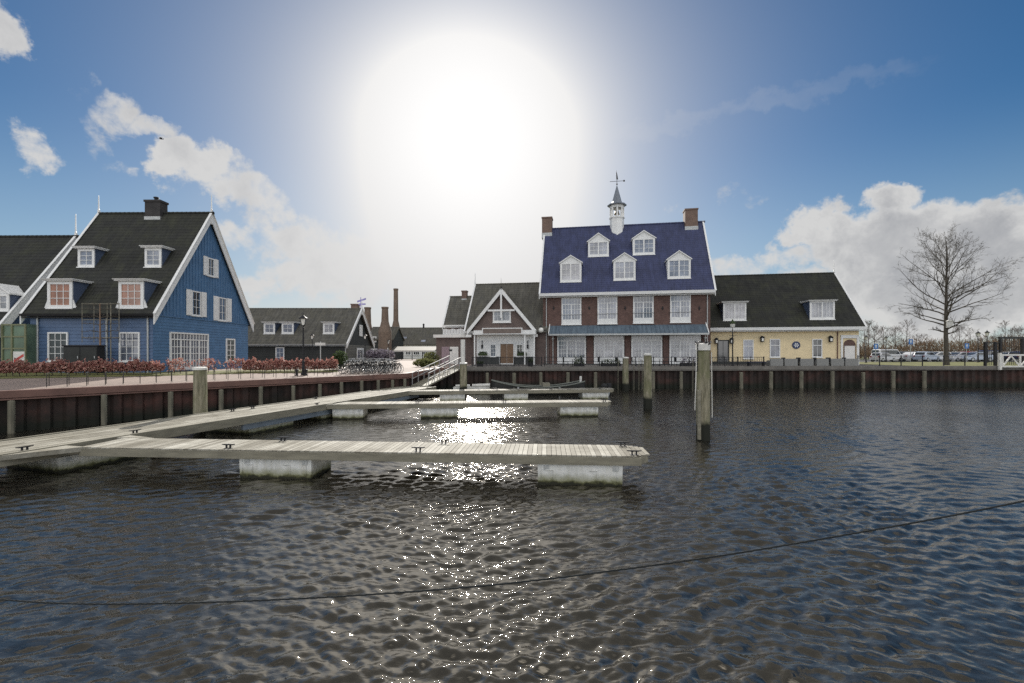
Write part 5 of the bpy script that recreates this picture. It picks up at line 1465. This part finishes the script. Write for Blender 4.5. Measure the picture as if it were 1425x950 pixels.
# terrace tables, chairs, planters
def chair_thing():
    r_ = thing('terrace_chair', 'x', 'chair', (0,0,0), 0, 'dark chairs on the brick house terrace')
    m = MB(); m.box(-.22, -.22, .43, .22, .22, .47); m.build('seat', black_iron, r_)
    m = MB(); m.box(-.22, .19, .48, .22, .22, .88); m.build('backrest', black_iron, r_)
    for x in (-.2, .2):
        for y in (-.2, .2): m = MB(); m.tube([(x, y, 0), (x, y, .43)], .016, 5); m.build('leg', black_iron, r_)
    return r_
def table_thing():
    r_ = thing('terrace_table', 'x', 'table', (0,0,0), 0, 'tables on the brick house terrace')
    m = MB(); m.lathe([(.42, .72), (.42, .75)], n=14); m.build('tabletop', offwhite, r_)
    m = MB(); m.lathe([(.22, 0), (.2, .04), (.035, .06), (.035, .72)], n=8); m.build('pedestal', black_iron, r_)
    return r_
ch = chair_thing(); tbl = table_thing()
spots = ((797, 'left'), (845, 'second from left'), (892, 'in the middle'), (918, 'right of the green pile'), (952, 'right'))
tl = ('by the leftmost brick house window', 'by the second brick house window', 'left in the third brick house window', 'right in the third brick house window', 'by the rightmost brick house window')
for (px, _), lab in zip(spots, tl):
    p = on_q(px, 1.7); place(tbl, p, 0, 'round pale terrace table ' + lab)
    place(ch, p + Vector((-.68, .05, 0)), R(90)+rnd.uniform(-.3, .3), 'dark chair left of the table ' + lab)
    place(ch, p + Vector((.68, -.05, 0)), R(-90)+rnd.uniform(-.3, .3), 'dark chair right of the table ' + lab)
def planter(label, p, w, h, mat, leaf=green_leaf, n=260, up=.45):
    r_ = thing('planter', label, 'planter', p)
    m = MB(); m.box(-w/2, -.2, 0, w/2, .2, h); m.build('trough', mat, r_)
    m = MB(); leaves(m, n, lambda: Vector((rnd.uniform(-w/2, w/2), rnd.uniform(-.2, .2), h+rnd.random()**1.5*up)), .07); m.build('plant', leaf, r_); return r_
planter('dark planter with twiggy evergreen before the leftmost brick house window', on_q(806, .8), 1.0, .3, black_iron, green_leaf, 300, .8)
planter('low dark planter trough before the second brick house window', on_q(850, .8), 1.9, .3, black_iron, green_leaf, 300)
planter('low planter with pale shrub before the rightmost brick house window', on_q(958, .8), 1.6, .35, black_iron, lilac_leaf, 300, .6)
planter('small planter on the quay right of the porch house door', on_q(738, 1.0), .5, .4, black_iron, green_leaf, 160, .4)
planter('low dark planter before the left porch house railing', on_q(668, 1.0), .6, .3, black_iron, green_leaf, 120, .2)
# lounge sofas before the yellow house
def sofa():
    r_ = thing('lounge_sofa', 'x', 'sofa', (0,0,0), 0, 'grey lounge sofas before the yellow house')
    wk = pm('grey_wicker', (.22, .22, .21), .8, .25, 9, .4, 60)
    cu_ = pm('grey_cushion', (.30, .30, .29), .9, .1)
    m = MB(); m.box(-.95, -.4, .05, .95, .4, .34); m.build('base', wk, r_)
    m = MB(); m.box(-.95, -.43, .05, .95, -.3, .78); m.build('backrest', wk, r_)
    for x in (-.95, .8): m = MB(); m.box(x, -.299, .341, x+.15, .4, .6); m.build('armrest', wk, r_)
    m = MB(); m.box(-.78, -.29, .342, .78, .38, .47); m.build('seat_cushion', cu_, r_, bevel=.03)
    return r_
sf = sofa()
for i, (px, lab) in enumerate(((1078, 'leftmost, nearest the lamp post'), (1098, 'second from the left, left of the round emblem'), (1120, 'third, right of the round emblem'), (1141, 'fourth, below the dark window'), (1162, 'fifth, before the downpipe'), (1182, 'rightmost, before the arched loggia'))):
    place(sf, on_q(px, .85), rnd.uniform(-.12, .12), 'grey wicker lounge sofa seen from behind, ' + lab, scale=(.66, .9, .98))
for px, lab in ((1088, 'in the first gap from the left between the lounge sofas'), (1109.5, 'in the second gap, below the round blue emblem'), (1131, 'in the third gap between the lounge sofas'), (1151.5, 'in the fourth gap between the lounge sofas'), (1172, 'in the last gap, before the arched loggia')):
    c_ = place(ch, on_q(px, .95), R(180)+rnd.uniform(-.3, .3), 'dark chair ' + lab); c_['group'] = 'dark chairs between the lounge sofas'
p = on_q(1052, 1.0); r_ = thing('bench', 'low dark blue bench behind the short barred railing', 'bench', p)
m = MB(); m.box(-.9, -.2, .4, .9, .25, .48); m.build('seat', pm('navy_paint', (.03, .035, .09), .6), r_)
for x in (-.8, .7): m = MB(); m.box(x, -.18, 0, x+.1, .2, .4); m.build('leg', black_iron, r_)
# signs
def blue_sign(label, px, Y, h, w=.6):
    r_ = thing('road_sign', label, 'road sign', dp(px, Y)); m = MB(); m.tube([(0,0,0), (0,0,h)], .04, 6); m.build('post', zinc, r_)
    m = MB(); m.box(-w/2, -.07, h-.75, w/2, -.045, h); pl = m.build('plate', pm('sign_blue', (.05, .16, .42), .4, .05), r_)
    m = MB(); m.box(-.05, -.075, h-.6, .05, -.0705, h-.15); m.ext([(-.15, -.0755, h-.32), (.15, -.0755, h-.32), (0, -.0755, h-.12)], (0, .004, 0)); m.build('arrow', white, pl); return r_
blue_sign('blue road sign with white arrow beside the lamp near the yellow house', 1218.5, 64, 2.6)
blue_sign('blue road sign with white arrow above the silver parked cars', 1267, 67, 3.3)
blue_sign('blue road sign with white arrow above the red car', 1345, 67, 2.7)

# ------------------------------------------------------------------ parked cars
car_glass = glass_mat('car_window_glass', (.03, .035, .04), .05)
def car(kind):
    r_ = thing('parked_car', 'x', 'car', (0,0,0), 0, 'cars parked beyond the grass')
    if kind == 'van': prof = [(-2.2,.35), (-2.2,1.0), (-2.1,1.75), (-1.9,1.86), (.9,1.86), (1.45,1.15), (2.1,.98), (2.25,.6), (2.2,.35)]; wz = 1.1; gl = [(-2.0,1.15), (-1.85,1.7), (.8,1.7), (1.25,1.15)]
    elif kind == 'hatch': prof = [(-1.95,.32), (-2.0,.8), (-1.85,1.0), (-1.5,1.42), (-1.2,1.5), (.2,1.48), (.95,1.0), (1.75,.85), (1.98,.6), (1.95,.32)]; gl = [(-1.6,1.0), (-1.3,1.38), (.1,1.38), (.72,1.0)]
    else: prof = [(-2.25,.32), (-2.3,.8), (-2.15,.98), (-1.5,1.02), (-.9,1.4), (-.5,1.46), (.3,1.44), (1.1,1.0), (2.0,.84), (2.28,.6), (2.25,.32)]; gl = [(-1.3,1.03), (-.85,1.36), (.22,1.36), (.9,1.02)]
    m = MB(); n = len(prof); secs = []
    for y, sx, top in ((-.82, .97, .96), (-.72, 1.0, 1.0), (.72, 1.0, 1.0), (.82, .97, .96)): secs.append([(x*sx, y if z < .9 else y*.9, (z-.32)*top+.32) for x, z in prof])
    vs = [p for s_ in secs for p in s_]; fs = [tuple(range(n))[::-1] if False else tuple(range(n)), tuple(range(3*n, 4*n))[::-1]]
    for i in range(3):
        for k in range(n): fs.append((i*n+k, (i+1)*n+k, (i+1)*n+(k+1) % n, i*n+(k+1) % n))
    m.add(vs, fs); m.build('body', white, r_)
    m = MB()
    for s_ in (-1, 1): m.ext([(x, s_*.765, z) for x, z in gl], (0, s_*.008, 0))
    xb, zb_ = gl[0]; xf, zf = gl[-1]
    m.build('side_windows', car_glass, r_)
    ws = [p for p in prof if p[1] > .95]; a, b = ws[-1], ws[-2]; dx = .012
    m = MB(); m.add([(a[0]-.05, -.62, a[1]+.05), (a[0]-.05, .62, a[1]+.05), (b[0]+.05, .58, b[1]-.06), (b[0]+.05, -.58, b[1]-.06)], [(0,1,2,3)], 0, Matrix.Translation((.03, 0, .03))); m.build('windscreen', car_glass, r_)
    a, b = ws[0], ws[1]
    m = MB(); m.add([(a[0]+.04, -.62, a[1]+.04), (a[0]+.04, .62, a[1]+.04), (b[0]-.04, .58, b[1]-.04), (b[0]-.04, -.58, b[1]-.04)], [(3,2,1,0)], 0, Matrix.Translation((-.03, 0, .03))); m.build('rear_window', car_glass, r_)
    for x in (-1.3, 1.35):
        for y in (-.74, .74):
            T = Matrix.Translation((x, y, .32)) @ Matrix.Rotation(R(90), 4, 'X'); m = MB(); m.lathe([(.2, -.1), (.32, -.09), (.32, .09), (.2, .1)], n=14, M=T); w_ = m.build('wheel', tyre_m, r_)
            m = MB(); m.lathe([(.2, -.105), (.2, .105)], n=10, M=T); m.build('rim', steel, w_)
    for y in (-.6, .6):
        m = MB(); m.box(prof[-2][0]-.2, y-.15, .62, prof[-2][0]-.02, y+.15, .78); m.build('headlight', lamp_glass, r_)
        m = MB(); m.box(-prof[-2][0]*1.0-.02 if kind != 'van' else -2.22, y-.12, .75, -prof[-2][0]+.15, y+.12, .92); m.build('tail_light', pm('tail_light_red', (.35, .02, .02), .3, .05), r_)
    m = MB(); m.box(prof[-2][0]-.03, -.26, .42, prof[-2][0]+.03, .26, .53); m.build('number_plate', offwhite, r_)
    return r_
cars = {k: car(k) for k in ('van', 'hatch', 'saloon')}
paints = {}
def paint(n, c, met=0.0):
    if n not in paints: t = MT(n); paints[n] = t.set(c, .25, met, .6)
    return paints[n]
plist = ((1236, 71, 'van', ('white_car_paint', (.62,.62,.62)), 0.1, 1.0, 'white van, leftmost of the parked cars'), (1228.5, 67.5, 'hatch', ('silver_car_paint', (.5,.5,.52)), .35, .9, 'small silver car in front of the white van'),
         (1256, 73, 'hatch', ('dark_grey_car_paint', (.08,.085,.09)), .5, 1, 'dark grey car right of the white van'), (1272, 71, 'saloon', ('silver_car_paint', (.5,.5,.52)), .2, 1, 'silver saloon below the tall blue sign'),
         (1289, 69.5, 'hatch', ('pale_blue_car_paint', (.42,.47,.55)), .4, 1, 'pale blue hatchback left of the large bare trunk'), (1303.5, 70.5, 'hatch', ('white_car_paint', (.7,.7,.7)), .1, 1, 'white car just left of the large bare trunk'),
         (1333, 70, 'saloon', ('silver_car_paint', (.5,.5,.52)), .25, 1, 'silver car just right of the large bare trunk'), (1351, 73.5, 'hatch', ('red_car_paint', (.32,.03,.03)), .3, 1, 'dark red car below the rightmost blue sign'),
         (1358, 69, 'saloon', ('pale_blue_car_paint', (.42,.47,.55)), .05, 1, 'pale blue saloon in front of the dark red car'), (1380, 73, 'van', ('navy_car_paint', (.03,.04,.10)), .2, .92, 'navy blue car behind the pair of lamps'),
         (1403, 74, 'saloon', ('white_car_paint', (.7,.7,.7)), .1, 1, 'white saloon seen through the dark gate frame'), (1421, 72, 'hatch', ('navy_car_paint', (.03,.04,.10)), .3, 1, 'navy hatchback at the right edge behind the white gate'))
for px, Y, k, (pn, pc), rot, s_, lab in plist:
    c_ = place(cars[k], dp(px, Y), rot + (math.pi if len(lab) % 2 else 0), lab, scale=s_)
    for b_ in c_.children:
        if b_.name.startswith('body'):
            b_.data = b_.data.copy(); b_.data.materials[0] = paint(pn, pc)

# ------------------------------------------------------------------ gate at the right edge
p = on_q(1371, .2); q = on_q(1440, .2); d = q-p; r_ = thing('gate_frame', 'tall dark barred gate frame on the quay at the right edge', 'gate', p, math.atan2(d.y, d.x)); L = d.length
for x in (0, L*.2, L*.30, L*.75, L):
    m = MB(); m.box(x-.09, -.09, -.0, x+.09, .09, 2.75 if x > L*.25 else 2.45); m.build('post', black_iron, r_)
m = MB(); m.box(L*.30-.1, -.12, 2.76, L, .12, 2.96); m.box(.09, -.04, 2.3, L*.30-.09, .04, 2.4); m.build('top_beam', black_board, r_)
m = MB()
for k in range(26):
    x = .15+k*(L-.3)/26; m.box(x-.018, .02, .1, x+.018, .05, 2.29 if x < L*.3 else 2.74)
m.build('bars', black_iron, r_)
p = on_q(1394, -.25) ; p.z = GZ; q = on_q(1445, -.25); d = q-p; r_ = thing('swing_gate', 'white timber barrier gate with diagonal braces at the right edge', 'gate', p, math.atan2(d.y, d.x)); L = d.length
m = MB()
for z in (-.1, 1.05): m.box(0, -.06, z, L, .06, z+.16)
for x in (0, L*.5-.07, L-.14): m.box(x, -.055, .061, x+.14, .055, 1.049)
m.build('frame', offwhite, r_)
m = MB()
for a, b in ((.15, L*.25), (L*.5-.1, L*.25), (L*.5+.1, L*.75), (L-.15, L*.75)):
    m.ext([(a-.08, -.04, .07), (a+.08, -.04, .07), (b+.08, -.04, 1.04), (b-.08, -.04, 1.04)], (0, .08, 0))
m.build('brace', offwhite, r_)
m = MB(); m.box(-.32, -.1, -.35, -.08, .1, 1.35); m.build('post', offwhite, r_)

# ------------------------------------------------------------------ rope over the water, bird
def ropept(px, py, Y): return dp(px, Y, zp(py, Y))
RP = [(-260, 800, 5.6), (-120, 822, 5.2), (0, 834, 4.9), (110, 840, 4.75), (250, 839, 4.62), (400, 833.5, 4.5), (560, 824, 4.4), (712, 811, 4.35), (860, 793, 4.32), (1010, 772, 4.3), (1160, 747, 4.3), (1300, 722, 4.3), (1425, 697, 4.3), (1600, 660, 4.3), (1800, 612, 4.3)]
pts = [ropept(*a) for a in RP]; fine = []
for i in range(len(pts)-1):
    p0 = pts[max(i-1, 0)]; p1, p2 = pts[i], pts[i+1]; p3 = pts[min(i+2, len(pts)-1)]
    for k in range(28):
        t = k/28; fine.append(.5*((2*p1) + (-p0+p2)*t + (2*p0-5*p1+4*p2-p3)*t*t + (-p0+3*p1-3*p2+p3)*t**3))
fine.append(pts[-1])
m = MB()
for s_ in (0, math.pi*2/3, math.pi*4/3):
    m.tube([p + Vector((0, math.cos(i*.9+s_), math.sin(i*.9+s_)))*.0045 for i, p in enumerate(fine)], .005, 5)
tag(m.build('mooring_rope', pm('dark_wet_rope', (.022, .025, .026), .8, .3, 30, .3, 120, .15)), 'dark twisted rope sagging across the water in the foreground', 'rope')
p = dp(224, 60, zp(193, 60)); r_ = tag(bpy.data.objects.new('bird', None), 'small dark bird flying above the blue house chimney', 'bird'); bpy.data.objects.remove(r_)
m = MB(); m.ell((0,0,0), .22, .07, .07, 8, 6)
m.add([(-.05, .0, .04), (.12, .0, .05), (.10, .35, .18), (-.08, .62, .10)], [(0,1,2,3)]); m.add([(-.05, 0, .04), (.12, 0, .05), (.1, -.35, .22), (-.08, -.6, .2)], [(3,2,1,0)])
m.ext([(-.2, -.04, 0), (-.36, -.07, .0), (-.36, .07, 0), (-.2, .04, 0)], (0, 0, .015)); m.ell((.24, 0, .03), .07, .055, .055, 6, 5)
b_ = m.build('bird', pm('dark_feathers', (.03, .03, .03), .8), None, p, R(25)); tag(b_, 'small dark bird flying above the blue house chimney', 'bird'); b_.rotation_euler = (R(25), 0, R(25))

for o_ in bpy.data.objects:
    if '_used' in o_: del o_['_used']
